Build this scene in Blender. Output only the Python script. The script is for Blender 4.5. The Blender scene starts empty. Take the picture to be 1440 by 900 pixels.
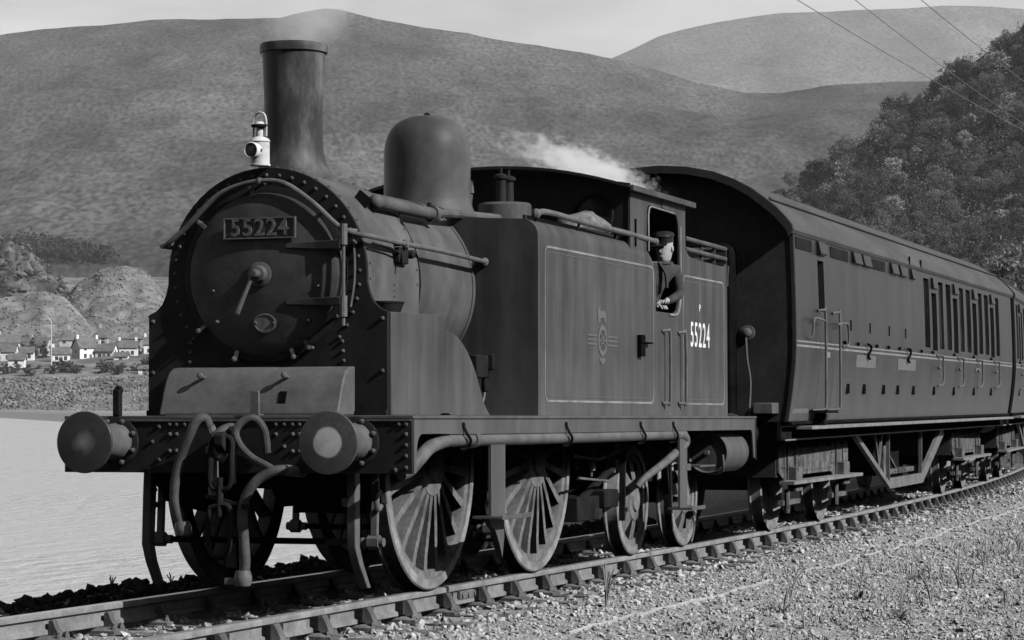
import bpy, math, random
import numpy as np
from mathutils import Matrix, Vector

random.seed(7)
RNG = np.random.default_rng(11)
S = bpy.context.scene
COL = S.collection
PI = math.pi
R = math.radians

# ------------------------------------------------------------------ camera, sky, sun, exposure
# Survey frame: x runs back along the locomotive, y to its far side, z up from the rail head.
SLOPE = 0.0068                                   # the line falls a little towards the coaches
TILT = Matrix.Rotation(SLOPE, 4, 'Y')
cam_d = bpy.data.cameras.new('camera')
cam = bpy.data.objects.new('camera', cam_d)
COL.objects.link(cam)
yaw, pitch, roll = 0.3345, 0.0379, -0.0014
fw = Vector((math.cos(yaw) * math.cos(pitch), math.sin(yaw) * math.cos(pitch), math.sin(pitch)))
rt = Vector((math.sin(yaw), -math.cos(yaw), 0))
up = rt.cross(fw)
r2 = rt * math.cos(roll) + up * math.sin(roll)
u2 = up * math.cos(roll) - rt * math.sin(roll)
m = Matrix.Identity(4)
for i in range(3):
    m[i][0], m[i][1], m[i][2] = r2[i], u2[i], -fw[i]
m[0][3], m[1][3], m[2][3] = -15.693, -7.391, 1.196
cam.matrix_world = TILT @ m
cam_d.sensor_width = 36.0
cam_d.lens = 36.0 * 3681.3 / 1440.0
cam_d.clip_start = 0.5
cam_d.clip_end = 30000
S.camera = cam
CAM = (TILT @ m).translation.copy()

SUN = Vector((-0.19, -1.0, 0.69)).normalized()    # direction towards the sun
world = bpy.data.worlds.new('World')
S.world = world
world.use_nodes = True
wn, wl = world.node_tree.nodes, world.node_tree.links
wn.clear()
sky = wn.new('ShaderNodeTexSky')
sky.sky_type = 'NISHITA'
sky.sun_disc = False
sky.sun_elevation = math.asin(SUN.z)
sky.sun_rotation = math.atan2(SUN.x, SUN.y)
sky.air_density = 1.0
sky.dust_density = 1.0
sky.ozone_density = 1.0
bw = wn.new('ShaderNodeRGBToBW')                  # black-and-white film
# thin broken cloud over the clear sky
tc = wn.new('ShaderNodeTexCoord')
mp = wn.new('ShaderNodeMapping'); mp.inputs['Scale'].default_value = (2.2, 2.2, 9.0)
nz = wn.new('ShaderNodeTexNoise'); nz.inputs['Scale'].default_value = 2.3; nz.inputs['Detail'].default_value = 6.0
nz.inputs['Roughness'].default_value = 0.55
rm = wn.new('ShaderNodeMapRange')
rm.inputs['From Min'].default_value = 0.36; rm.inputs['From Max'].default_value = 0.66
rm.inputs['To Min'].default_value = 0.86; rm.inputs['To Max'].default_value = 1.35
mul = wn.new('ShaderNodeMath'); mul.operation = 'MULTIPLY'
bg = wn.new('ShaderNodeBackground'); bg.inputs['Strength'].default_value = 0.1
wo = wn.new('ShaderNodeOutputWorld')
wl.new(sky.outputs[0], bw.inputs[0])
wl.new(tc.outputs['Generated'], mp.inputs[0]); wl.new(mp.outputs[0], nz.inputs['Vector'])
wl.new(nz.outputs[0], rm.inputs['Value'])
wl.new(bw.outputs[0], mul.inputs[0]); wl.new(rm.outputs[0], mul.inputs[1])
wl.new(mul.outputs[0], bg.inputs['Color']); wl.new(bg.outputs[0], wo.inputs[0])

sun_d = bpy.data.lights.new('sun', 'SUN')
sun_d.energy = 4.95
sun_d.angle = R(0.55)
sun_d.color = (1.0, 1.0, 1.0)
sun = bpy.data.objects.new('sun', sun_d)
COL.objects.link(sun)
sun.rotation_euler = SUN.to_track_quat('Z', 'Y').to_euler()
sun.location = (0, -30, 40)

S.view_settings.view_transform = 'Standard'
S.view_settings.look = 'None'
S.view_settings.exposure = 0.38
S.view_settings.gamma = 1.0
S.render.resolution_x, S.render.resolution_y = 1024, 640
S.cycles.volume_bounces = 5
S.cycles.max_bounces = 5
S.cycles.diffuse_bounces = 0

# ------------------------------------------------------------------ helpers
class MB:
    """collects shapes into one mesh"""
    def __init__(s):
        s.v, s.f = [], []
    def add(s, vs, fs):
        o = len(s.v)
        s.v += [tuple(p) for p in vs]
        s.f += [tuple(i + o for i in f) for f in fs]
        return s
    def box(s, x0, x1, y0, y1, z0, z1, rot=None, piv=None):
        vs = [(x, y, z) for x in (x0, x1) for y in (y0, y1) for z in (z0, z1)]
        if rot is not None:
            c = Vector(piv if piv else ((x0 + x1) / 2, (y0 + y1) / 2, (z0 + z1) / 2))
            vs = [tuple(rot @ (Vector(p) - c) + c) for p in vs]
        return s.add(vs, [(0, 1, 3, 2), (4, 6, 7, 5), (0, 4, 5, 1), (2, 3, 7, 6), (0, 2, 6, 4), (1, 5, 7, 3)])
    def bar(s, a, b, w, h, upv=(0, 0, 1)):
        a, b = Vector(a), Vector(b)
        d = (b - a).normalized()
        sd = d.cross(Vector(upv))
        if sd.length < 1e-4: sd = d.cross(Vector((1, 0, 0)))
        sd.normalize(); u = sd.cross(d)
        vs = [p + sd * (i * w / 2) + u * (j * h / 2) for p in (a, b) for i, j in ((-1, -1), (1, -1), (1, 1), (-1, 1))]
        return s.add(vs, [(0, 3, 2, 1), (4, 5, 6, 7), (0, 1, 5, 4), (1, 2, 6, 5), (2, 3, 7, 6), (3, 0, 4, 7)])
    def tube(s, path, r, n=10, caps=True):
        P = [Vector(p) for p in path]
        rr = r if isinstance(r, (list, tuple)) else [r] * len(P)
        T = []
        for i in range(len(P)):
            a, b = P[max(i - 1, 0)], P[min(i + 1, len(P) - 1)]
            T.append((b - a).normalized())
        ref = Vector((0, 0, 1)) if abs(T[0].z) < .9 else Vector((1, 0, 0))
        nrm = (ref - T[0] * ref.dot(T[0])).normalized()
        vs, fs = [], []
        for i, p in enumerate(P):
            nrm = (nrm - T[i] * nrm.dot(T[i])).normalized()
            bn = T[i].cross(nrm)
            for k in range(n):
                a = 2 * PI * k / n
                vs.append(p + (nrm * math.cos(a) + bn * math.sin(a)) * rr[i])
        for i in range(len(P) - 1):
            for k in range(n):
                k2 = (k + 1) % n
                fs.append((i * n + k, i * n + k2, (i + 1) * n + k2, (i + 1) * n + k))
        if caps:
            fs.append(tuple(range(n - 1, -1, -1)))
            fs.append(tuple((len(P) - 1) * n + k for k in range(n)))
        return s.add(vs, fs)
    def lathe(s, prof, o=(0, 0, 0), axis='z', n=32, caps=True):
        """prof: (radius, height) pairs along the axis"""
        vs, fs = [], []
        for r, h in prof:
            for k in range(n):
                a = 2 * PI * k / n
                c, q = r * math.cos(a), r * math.sin(a)
                if axis == 'z': p = (c, q, h)
                elif axis == 'x': p = (h, c, q)
                else: p = (q, h, c)
                vs.append((p[0] + o[0], p[1] + o[1], p[2] + o[2]))
        for i in range(len(prof) - 1):
            for k in range(n):
                k2 = (k + 1) % n
                fs.append((i * n + k, i * n + k2, (i + 1) * n + k2, (i + 1) * n + k))
        if caps:
            if prof[0][0] > 1e-4: fs.append(tuple(range(n - 1, -1, -1)))
            if prof[-1][0] > 1e-4: fs.append(tuple((len(prof) - 1) * n + k for k in range(n)))
        return s.add(vs, fs)
    def prism(s, poly, axis, a, b):
        """2-D outline swept along an axis: 'y' -> (x,z) outline, 'x' -> (y,z), 'z' -> (x,y)"""
        n = len(poly)
        def P(p, h):
            return (p[0], h, p[1]) if axis == 'y' else (h, p[0], p[1]) if axis == 'x' else (p[0], p[1], h)
        vs = [P(p, a) for p in poly] + [P(p, b) for p in poly]
        fs = [tuple(range(n)), tuple(range(2 * n - 1, n - 1, -1))]
        fs += [(i, i + n, (i + 1) % n + n, (i + 1) % n) for i in range(n)]
        return s.add(vs, fs)
    def loft(s, rings, close=True, caps=True):
        n = len(rings[0]); vs = [p for r_ in rings for p in r_]; fs = []
        for i in range(len(rings) - 1):
            for k in range(n if close else n - 1):
                k2 = (k + 1) % n
                fs.append((i * n + k, i * n + k2, (i + 1) * n + k2, (i + 1) * n + k))
        if caps:
            fs.append(tuple(range(n - 1, -1, -1))); fs.append(tuple((len(rings) - 1) * n + k for k in range(n)))
        return s.add(vs, fs)
    def ball(s, c, r, n=8, m_=5, sc=(1, 1, 1)):
        prof = []
        vs, fs = [], []
        for i in range(m_ + 1):
            t = -PI / 2 + PI * i / m_
            for k in range(n):
                a = 2 * PI * k / n
                vs.append((c[0] + sc[0] * r * math.cos(t) * math.cos(a), c[1] + sc[1] * r * math.cos(t) * math.sin(a), c[2] + sc[2] * r * math.sin(t)))
        for i in range(m_):
            for k in range(n):
                k2 = (k + 1) % n
                fs.append((i * n + k, i * n + k2, (i + 1) * n + k2, (i + 1) * n + k))
        return s.add(vs, fs)
    def dome(s, c, nrm, r, h=None):
        """rivet head"""
        nrm = Vector(nrm).normalized(); h = h or r * .75
        a = nrm.orthogonal().normalized(); b = nrm.cross(a); c = Vector(c)
        vs = [c + (a * math.cos(k * PI / 3) + b * math.sin(k * PI / 3)) * r for k in range(6)]
        vs += [c + (a * math.cos(k * PI / 3) + b * math.sin(k * PI / 3)) * r * .7 + nrm * h * .75 for k in range(6)]
        vs.append(c + nrm * h)
        fs = [(k, (k + 1) % 6, 6 + (k + 1) % 6, 6 + k) for k in range(6)] + [(6 + k, 6 + (k + 1) % 6, 12) for k in range(6)]
        return s.add(vs, fs)
    def mesh(s, name, mat, smooth=35):
        me = bpy.data.meshes.new(name)
        me.from_pydata(s.v, [], s.f)
        me.validate()
        import bmesh
        b = bmesh.new(); b.from_mesh(me)
        bmesh.ops.remove_doubles(b, verts=b.verts, dist=1e-5)
        bmesh.ops.recalc_face_normals(b, faces=b.faces)
        b.to_mesh(me); b.free()
        if smooth:
            me.polygons.foreach_set('use_smooth', [True] * len(me.polygons))
            me.set_sharp_from_angle(angle=R(smooth))
        if mat: me.materials.append(M[mat] if isinstance(mat, str) else mat)
        return me
    def build(s, name, mat, parent=None, smooth=35, bevel=0, loc=None):
        return link(name, s.mesh(name, mat, smooth), parent, loc=loc, bevel=bevel)

def link(name, me, parent=None, loc=None, rot=None, bevel=0):
    o = bpy.data.objects.new(name, me)
    COL.objects.link(o)
    if parent: o.parent = parent
    if loc is not None: o.location = loc
    if rot is not None: o.rotation_euler = rot
    if bevel:
        b = o.modifiers.new('bevel', 'BEVEL'); b.width = bevel; b.segments = 2; b.limit_method = 'ANGLE'; b.angle_limit = R(40)
    return o

def np_mesh(name, V, F, mat, smooth=False):
    """V (n,3), F (m,k) arrays -> mesh, fast"""
    me = bpy.data.meshes.new(name)
    V = np.asarray(V, np.float32); F = np.asarray(F, np.int32)
    k = F.shape[1]
    me.vertices.add(len(V)); me.vertices.foreach_set('co', V.ravel())
    me.loops.add(F.size); me.loops.foreach_set('vertex_index', F.ravel())
    me.polygons.add(len(F)); me.polygons.foreach_set('loop_start', np.arange(0, F.size, k, dtype=np.int32))
    me.polygons.foreach_set('use_smooth', np.full(len(F), smooth))
    me.update(calc_edges=True); me.validate()
    if mat: me.materials.append(M[mat] if isinstance(mat, str) else mat)
    return me

def empty(name, loc=(0, 0, 0), rot=(0, 0, 0), parent=None):
    o = bpy.data.objects.new(name, None)
    COL.objects.link(o); o.location = loc; o.rotation_euler = rot; o.empty_display_size = .3
    if parent: o.parent = parent
    return o

def tag(o, label=None, cat=None, group=None, kind=None):
    if label: o['label'] = label
    if cat: o['category'] = cat
    if group: o['group'] = group
    if kind: o['kind'] = kind
    return o

def stuff(o):
    o['kind'] = 'stuff'; return o

def arc(cx, cz, r, a0, a1, n):
    return [(cx + r * math.cos(R(a0 + (a1 - a0) * i / n)), cz + r * math.sin(R(a0 + (a1 - a0) * i / n))) for i in range(n + 1)]

def rrect(x0, x1, z0, z1, r, n=4):
    return (arc(x1 - r, z0 + r, r, -90, 0, n) + arc(x1 - r, z1 - r, r, 0, 90, n) + arc(x0 + r, z1 - r, r, 90, 180, n) + arc(x0 + r, z0 + r, r, 180, 270, n))

def smoothpath(pts, n=6):
    """Catmull-Rom through points"""
    P = [Vector(p) for p in pts]; out = []
    for i in range(len(P) - 1):
        p0, p1, p2, p3 = P[max(i - 1, 0)], P[i], P[i + 1], P[min(i + 2, len(P) - 1)]
        for k in range(n):
            t = k / n
            out.append(.5 * ((2 * p1) + (p2 - p0) * t + (2 * p0 - 5 * p1 + 4 * p2 - p3) * t * t + (3 * p1 - p0 - 3 * p2 + p3) * t ** 3))
    out.append(P[-1])
    return out

def text_mesh(name, txt, size, mat, extrude=0.0, sx=1.0, space=1.0, bold=0.0):
    cu = bpy.data.curves.new(name, 'FONT')
    cu.body = txt; cu.size = size; cu.extrude = extrude; cu.align_x = 'CENTER'; cu.align_y = 'CENTER'; cu.space_character = space
    cu.offset = bold; cu.resolution_u = 3
    ob = bpy.data.objects.new(name, cu); COL.objects.link(ob)
    dg = bpy.context.evaluated_depsgraph_get()
    me = bpy.data.meshes.new_from_object(ob.evaluated_get(dg))
    bpy.data.objects.remove(ob); bpy.data.curves.remove(cu)
    me.transform(Matrix.Scale(sx, 4, (1, 0, 0)))
    me.materials.clear(); me.materials.append(M[mat])
    return me

def vnoise(x, y, seed=0):
    """smooth value noise on arrays"""
    r = np.random.default_rng(seed).random((256, 256))
    xi, yi = np.floor(x).astype(int), np.floor(y).astype(int)
    fx, fy = x - xi, y - yi
    fx = fx * fx * (3 - 2 * fx); fy = fy * fy * (3 - 2 * fy)
    g = lambda a, b: r[a & 255, b & 255]
    return (g(xi, yi) * (1 - fx) + g(xi + 1, yi) * fx) * (1 - fy) + (g(xi, yi + 1) * (1 - fx) + g(xi + 1, yi + 1) * fx) * fy

def fbm(x, y, seed=0, octaves=5, gain=.5):
    t, a, s_ = 0, 1.0, 0
    for i in range(octaves):
        t = t + a * (vnoise(x * 2 ** i, y * 2 ** i, seed + i) - .5); s_ += a; a *= gain
    return t / s_ * 2

# ------------------------------------------------------------------ materials (grey: the photograph is black-and-white)
M = {}
def mat(name, c1, c2=None, scale=6.0, rough=.6, bump=0.0, bscale=60.0, stretch=(1, 1, 1), spec=.14, lo=.35, hi=.65, detail=6.0, rand=0.0, metal=0.0, fine=0.0):
    m_ = bpy.data.materials.new(name); m_.use_nodes = True
    n, l = m_.node_tree.nodes, m_.node_tree.links
    b = n['Principled BSDF']
    b.inputs['Roughness'].default_value = rough
    b.inputs['Specular IOR Level'].default_value = spec
    b.inputs['Metallic'].default_value = metal
    M[name] = m_
    c2 = c1 if c2 is None else c2
    t = n.new('ShaderNodeTexCoord'); mp_ = n.new('ShaderNodeMapping'); mp_.inputs['Scale'].default_value = stretch
    l.new(t.outputs['Object'], mp_.inputs[0])
    nz_ = n.new('ShaderNodeTexNoise'); nz_.inputs['Scale'].default_value = scale; nz_.inputs['Detail'].default_value = detail
    nz_.inputs['Roughness'].default_value = .62
    l.new(mp_.outputs[0], nz_.inputs['Vector'])
    mr = n.new('ShaderNodeMapRange'); mr.inputs['From Min'].default_value = lo; mr.inputs['From Max'].default_value = hi
    mr.inputs['To Min'].default_value = c1; mr.inputs['To Max'].default_value = c2
    l.new(nz_.outputs[0], mr.inputs['Value'])
    out = mr.outputs[0]
    if fine:
        f2 = n.new('ShaderNodeTexNoise'); f2.inputs['Scale'].default_value = bscale * .6; f2.inputs['Detail'].default_value = 4
        l.new(t.outputs['Object'], f2.inputs['Vector'])
        r2_ = n.new('ShaderNodeMapRange'); r2_.inputs['From Min'].default_value = .3; r2_.inputs['From Max'].default_value = .7
        r2_.inputs['To Min'].default_value = 1 - fine; r2_.inputs['To Max'].default_value = 1 + fine
        mm = n.new('ShaderNodeMath'); mm.operation = 'MULTIPLY'
        l.new(f2.outputs[0], r2_.inputs['Value']); l.new(out, mm.inputs[0]); l.new(r2_.outputs[0], mm.inputs[1]); out = mm.outputs[0]
    if rand:
        oi = n.new('ShaderNodeObjectInfo'); r3 = n.new('ShaderNodeMapRange')
        r3.inputs['To Min'].default_value = 1 - rand; r3.inputs['To Max'].default_value = 1 + rand
        m3 = n.new('ShaderNodeMath'); m3.operation = 'MULTIPLY'
        l.new(oi.outputs['Random'], r3.inputs['Value']); l.new(out, m3.inputs[0]); l.new(r3.outputs[0], m3.inputs[1]); out = m3.outputs[0]
    l.new(out, b.inputs['Base Color'])
    if bump:
        bn = n.new('ShaderNodeTexNoise'); bn.inputs['Scale'].default_value = bscale; bn.inputs['Detail'].default_value = 4
        l.new(t.outputs['Object'], bn.inputs['Vector'])
        bp = n.new('ShaderNodeBump'); bp.inputs['Strength'].default_value = bump; bp.inputs['Distance'].default_value = .02
        l.new(bn.outputs[0], bp.inputs['Height']); l.new(bp.outputs[0], b.inputs['Normal'])
    return m_

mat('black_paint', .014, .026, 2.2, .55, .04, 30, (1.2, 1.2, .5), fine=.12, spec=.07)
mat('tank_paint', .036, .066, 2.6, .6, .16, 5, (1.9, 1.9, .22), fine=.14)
mat('boiler_paint', .048, .095, 2.6, .6, .12, 9, (1, 1, .6), fine=.15)
mat('chimney_paint', .032, .13, 3.4, .5, .1, 14, (1.6, 1.6, .6), lo=.44, hi=.74, fine=.15)
mat('dome_paint', .042, .08, 1.8, .5, .06, 14, (1.3, 1.3, .7), fine=.12)
mat('front_paint', .012, .022, 3.0, .6, .06, 30, fine=.12, spec=.07)
mat('door_paint', .026, .055, 2.4, .55, .06, 30, fine=.12)
mat('box_paint', .07, .1, 3.5, .55, .06, 30, fine=.12)
mat('dark_iron', .01, .022, 6, .65, .1, 40, spec=0.0)
mat('grime_black', .004, .009, 5, .8, .1, 40, spec=0.0)
mat('wheel_grey', .08, .165, 4, .6, .12, 40, fine=.2, spec=0.0)
mat('tyre_steel', .12, .23, 5, .5, .08, 40, fine=.15, spec=0.0)
mat('pipe_grey', .07, .12, 5, .5, .05, 40, fine=.12)
mat('hose_rubber', .035, .075, 7, .65, .15, 70)
mat('rivet_paint', .05, .1, 8, .4)
mat('bright_steel', .35, .5, 8, .3, metal=.6)
mat('lining', .13, .22, 3, .5, lo=.4, hi=.6)
mat('emblem', .075, .11, 20, .5)
mat('white_paint', .55, .7, 8, .5)
mat('lamp_white', .38, .55, 10, .45, .03, 60)
mat('lamp_glass', .05, .08, 5, .1)
mat('cast_plate', .035, .05, 12, .5)
mat('cast_figures', .07, .12, 30, .45)
mat('buffer_steel', .05, .07, 6, .45, fine=.15)
mat('dark_void', .004, .006, 5, .9, spec=0.0)
mat('coal', .015, .03, 20, .5, .3, 30)
mat('canvas', .08, .19, 8, .85, .8, 18)
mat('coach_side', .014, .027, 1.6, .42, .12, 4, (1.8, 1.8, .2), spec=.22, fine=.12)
mat('coach_end', .026, .04, 2.5, .6, .05, 25, fine=.15, spec=0.0)
mat('coach_roof', .05, .075, 1.5, .65, .05, 30, (.5, 1.5, 1.5), fine=.14)
mat('coach_line', .13, .2, 4, .5)
mat('coach_patch', .1, .125, 8, .6)
mat('vent_dark', .016, .025, 6, .5, spec=0.0)
mat('window_glass', .006, .03, 2.5, .08, spec=.35, rand=.7)
mat('bogie_iron', .05, .14, 5, .65, .15, 40, fine=.25, spec=0.0)
mat('footboard', .12, .2, 6, .7, .1, 50)
mat('underframe', .008, .016, 4, .7, .1, 40, spec=0.0)
mat('truss', .09, .15, 5, .6, .05, 40)
mat('rail_side', .13, .22, 4, .55, .1, 40, fine=.15)
mat('rail_head', .45, .6, 10, .28, metal=.7)
mat('chair_iron', .06, .15, 9, .7, .2, 50, rand=.2)
mat('key_wood', .018, .04, 20, .8, .2, 60, rand=.3, spec=0.0)
mat('sleeper_wood', .06, .14, 6, .85, .35, 40, (.6, 4, 4), rand=.25, fine=.25)
mat('stone_light', .13, .46, 16, .85, .1, 80, fine=.2)
mat('stone_dark', .012, .04, 30, .8, .1, 80, fine=.2, spec=0.0)
mat('ground_mat', .12, .36, 30, .9, .8, 60, lo=.3, hi=.7, fine=.35)
mat('dry_grass', .16, .4, 3, .8, rand=.2)
mat('weed_leaf', .14, .32, 9, .6)
mat('cable_pale', .22, .36, 6, .8, .1, 40)
mat('skin', .26, .36, 14, .5)
mat('cloth_dark', .03, .055, 14, .85, .25, 60)
mat('cap_black', .012, .03, 10, .35, spec=.07)
mat('house_white', .55, .72, .5, .8)
mat('house_grey', .28, .4, .5, .8)
mat('slate', .08, .14, .8, .7, fine=.2)
mat('house_glass', .03, .05, 2, .2)
mat('pole_pale', .4, .55, 3, .8)
mat('tree_leaf', .06, .14, .6, .75, rand=.6)
mat('tree_leaf_pale', .17, .34, .6, .75, rand=.35)
mat('birch_leaf', .22, .36, .6, .75, rand=.2)
mat('shore_leaf', .06, .11, .4, .8, rand=.35)
mat('bark', .08, .14, 6, .9, .3, 20)
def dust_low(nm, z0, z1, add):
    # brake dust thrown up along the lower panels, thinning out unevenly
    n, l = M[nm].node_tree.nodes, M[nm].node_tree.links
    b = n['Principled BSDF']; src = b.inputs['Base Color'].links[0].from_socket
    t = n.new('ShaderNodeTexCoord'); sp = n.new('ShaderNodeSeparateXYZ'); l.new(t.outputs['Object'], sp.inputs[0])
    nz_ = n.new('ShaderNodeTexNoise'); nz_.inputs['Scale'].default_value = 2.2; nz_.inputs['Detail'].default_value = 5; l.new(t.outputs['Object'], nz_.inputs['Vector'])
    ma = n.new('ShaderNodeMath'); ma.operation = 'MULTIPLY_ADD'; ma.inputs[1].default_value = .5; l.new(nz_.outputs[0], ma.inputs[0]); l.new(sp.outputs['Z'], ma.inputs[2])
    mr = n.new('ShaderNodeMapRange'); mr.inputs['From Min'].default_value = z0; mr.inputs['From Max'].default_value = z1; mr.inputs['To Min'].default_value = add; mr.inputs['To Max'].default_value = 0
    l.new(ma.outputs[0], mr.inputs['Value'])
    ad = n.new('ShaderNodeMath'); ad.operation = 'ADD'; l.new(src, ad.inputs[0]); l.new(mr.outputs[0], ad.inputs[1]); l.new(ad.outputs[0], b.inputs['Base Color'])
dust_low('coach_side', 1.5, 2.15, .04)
dust_low('tank_paint', 1.45, 1.95, .022)
for nm in ('tree_leaf', 'tree_leaf_pale', 'birch_leaf', 'shore_leaf', 'weed_leaf'):      # light passes through leaves
    m_ = M[nm]; n, l = m_.node_tree.nodes, m_.node_tree.links
    b = n['Principled BSDF']; src = b.inputs['Base Color'].links[0].from_socket
    tl = n.new('ShaderNodeBsdfTranslucent'); mx = n.new('ShaderNodeMixShader'); mx.inputs[0].default_value = .35
    l.new(src, tl.inputs['Color']); l.new(b.outputs[0], mx.inputs[1]); l.new(tl.outputs[0], mx.inputs[2])
    l.new(mx.outputs[0], n['Material Output'].inputs['Surface'])
mat('wire_dark', .13, .17, 4, .6)
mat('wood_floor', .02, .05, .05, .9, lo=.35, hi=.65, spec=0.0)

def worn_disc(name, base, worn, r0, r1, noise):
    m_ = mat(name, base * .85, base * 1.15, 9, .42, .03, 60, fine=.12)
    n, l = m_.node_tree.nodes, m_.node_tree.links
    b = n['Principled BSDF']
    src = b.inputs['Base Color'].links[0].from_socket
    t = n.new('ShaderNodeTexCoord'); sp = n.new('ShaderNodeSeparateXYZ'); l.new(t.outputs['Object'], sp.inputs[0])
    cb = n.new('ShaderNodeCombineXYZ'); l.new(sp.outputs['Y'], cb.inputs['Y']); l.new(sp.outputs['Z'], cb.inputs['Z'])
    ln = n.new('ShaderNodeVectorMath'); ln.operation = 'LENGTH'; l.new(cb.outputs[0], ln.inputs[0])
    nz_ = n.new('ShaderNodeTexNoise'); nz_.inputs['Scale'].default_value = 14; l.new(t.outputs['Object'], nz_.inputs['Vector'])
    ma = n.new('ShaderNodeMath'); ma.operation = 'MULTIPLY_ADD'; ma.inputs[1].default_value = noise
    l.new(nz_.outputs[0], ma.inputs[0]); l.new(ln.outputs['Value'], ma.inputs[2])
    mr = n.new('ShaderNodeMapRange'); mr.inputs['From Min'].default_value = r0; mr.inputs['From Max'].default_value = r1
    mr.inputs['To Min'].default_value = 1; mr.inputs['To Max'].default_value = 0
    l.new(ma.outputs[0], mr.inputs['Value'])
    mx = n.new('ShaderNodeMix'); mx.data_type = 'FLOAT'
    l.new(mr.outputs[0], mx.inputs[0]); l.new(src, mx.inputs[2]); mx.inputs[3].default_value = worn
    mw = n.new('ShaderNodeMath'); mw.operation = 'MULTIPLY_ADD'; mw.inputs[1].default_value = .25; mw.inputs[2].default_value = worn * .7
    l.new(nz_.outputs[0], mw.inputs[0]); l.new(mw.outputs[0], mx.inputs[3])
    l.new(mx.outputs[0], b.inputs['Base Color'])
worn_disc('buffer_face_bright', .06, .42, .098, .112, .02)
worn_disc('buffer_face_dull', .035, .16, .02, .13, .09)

# ================================================================== STEAM LOCOMOTIVE (engine frame, parented to one root)
loco = empty('steam_locomotive', (0, 0, 0), (0, SLOPE, 0))
tag(loco, 'black tank steam locomotive numbered 55224 at the head of the train', 'locomotive')
ZF = 1.222                                  # top of the running plate

# --- footplate, valances, beams, frames
MB().box(.005, 9.2, -1.262, 1.262, 1.2, ZF).build('running_plate', 'tank_paint', loco, bevel=.004)
def valance(y0, y1):
    p = [(.045, 1.199), (.045, .845), (.085, .845), (.1, 1.0)] + arc(.2, 1.0, .1, 180, 90, 5) + [(.5, 1.1), (.9, 1.093), (7.9, 1.09), (8.98, 1.09)] + arc(9.0, 1.02, .07, 90, 0, 4) + [(9.12, .82), (9.17, .82), (9.17, 1.199)]
    return MB().prism(p, 'y', y0, y1)
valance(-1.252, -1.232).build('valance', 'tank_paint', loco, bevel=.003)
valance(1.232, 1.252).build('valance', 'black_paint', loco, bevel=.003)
beam = MB().box(.0, .04, -1.256, 1.256, .845, 1.199).build('buffer_beam', 'front_paint', loco, bevel=.004)
MB().box(-.012, .0, -1.25, 1.25, 1.186, 1.198).build('edge_strip', 'box_paint', beam)
rv = MB()
def riv(b, y, z): b.dome((0, y, z), (-1, 0, 0), .015, .017)
for s in (-1, 1):
    for y, z in [(1.215, 1.165), (1.165, 1.165), (1.215, 1.1), (1.215, 1.03), (1.215, .96), (1.215, .885), (.47, 1.165), (.42, 1.165), (.47, 1.1), (.42, 1.1), (.42, .99), (.47, .99), (.36, 1.165), (.3, 1.165), (.3, 1.1), (.36, 1.02), (.55, 1.15), (.55, .93), (.6, 1.05), (1.14, .87), (.62, .87)]:
        riv(rv, s * y, z)
stuff(rv.build('rivets', 'rivet_paint', beam))
rbeam = MB().box(9.172, 9.212, -1.256, 1.256, .8, 1.199).build('rear_beam', 'front_paint', loco, bevel=.004)
for s in (-1, 1):
    fr = [(.045, 1.195), (.045, .8), (.35, .62), (.9, .55), (1.2, .9), (1.8, .9), (2.1, .55), (3.3, .55), (3.5, .9), (4.1, .9), (4.4, .5), (5.6, .62), (5.9, .95), (8.6, .95), (9.1, .8), (9.17, .8), (9.17, 1.195)]
    MB().prism(fr, 'y', s * .6, s * .63).build('frame_plate', 'grime_black', loco)
MB().box(.12, 1.05, -.59, .59, .74, 1.19).build('cylinder_block', 'grime_black', loco, bevel=.05)
MB().box(2.3, 2.5, -.59, .59, .5, 1.19).build('motion_plate', 'grime_black', loco)
MB().box(4.25, 5.75, -.56, .56, .42, 1.19).build('ash_pan', 'grime_black', loco, bevel=.03)
MB().box(5.9, 8.6, -.55, .55, .5, 1.0).build('bogie_bolster', 'grime_black', loco, bevel=.03)
for s in (-.3, .3):
    MB().bar((.9, s, .86), (2.4, s, .88), .09, .09).build('slide_bar', 'grime_black', loco)

# --- buffers
def buffer(x, y, z, d, face):
    house = MB().lathe([(.128, 0), (.122, d * -.05), (.105, d * -.2), (.1, d * -.3)], (0, 0, 0), 'x', 28)
    b = house.build('buffer', 'box_paint', loco, loc=(x, y, z))
    MB().lathe([(.165, 0), (.165, d * -.018), (.15, d * -.024)], (0, 0, 0), 'x', 28).build('flange', 'front_paint', b)
    bo = MB()
    for k in range(8):
        a = R(22.5 + 45 * k)
        bo.lathe([(.017, 0), (.017, -.024 * d), (.008, -.03 * d)], (-.022 * d, .146 * math.cos(a), .146 * math.sin(a)), 'x', 6)
    stuff(bo.build('flange_bolts', 'rivet_paint', b))
    MB().lathe([(.085, d * -.28), (.085, d * -.43)], (0, 0, 0), 'x', 24).build('ram', 'pipe_grey', b)
    h = [(.06, .045), (.12, .035), (.185, .03), (.2, .022), (.203, .008), (.198, 0), (.15, -.006), (.08, -.012), (0, -.014)]
    me = MB().lathe([(r_, q * d) for r_, q in h], (0, 0, 0), 'x', 48).mesh('buffer_head', face, 40)
    o = link('buffer_head', me, b, loc=(d * -.455, 0, 0))
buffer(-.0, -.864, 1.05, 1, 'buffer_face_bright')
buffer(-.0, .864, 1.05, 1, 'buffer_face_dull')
buffer(9.212, -.864, 1.05, -1, 'buffer_steel')
buffer(9.212, .864, 1.05, -1, 'buffer_steel')

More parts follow.
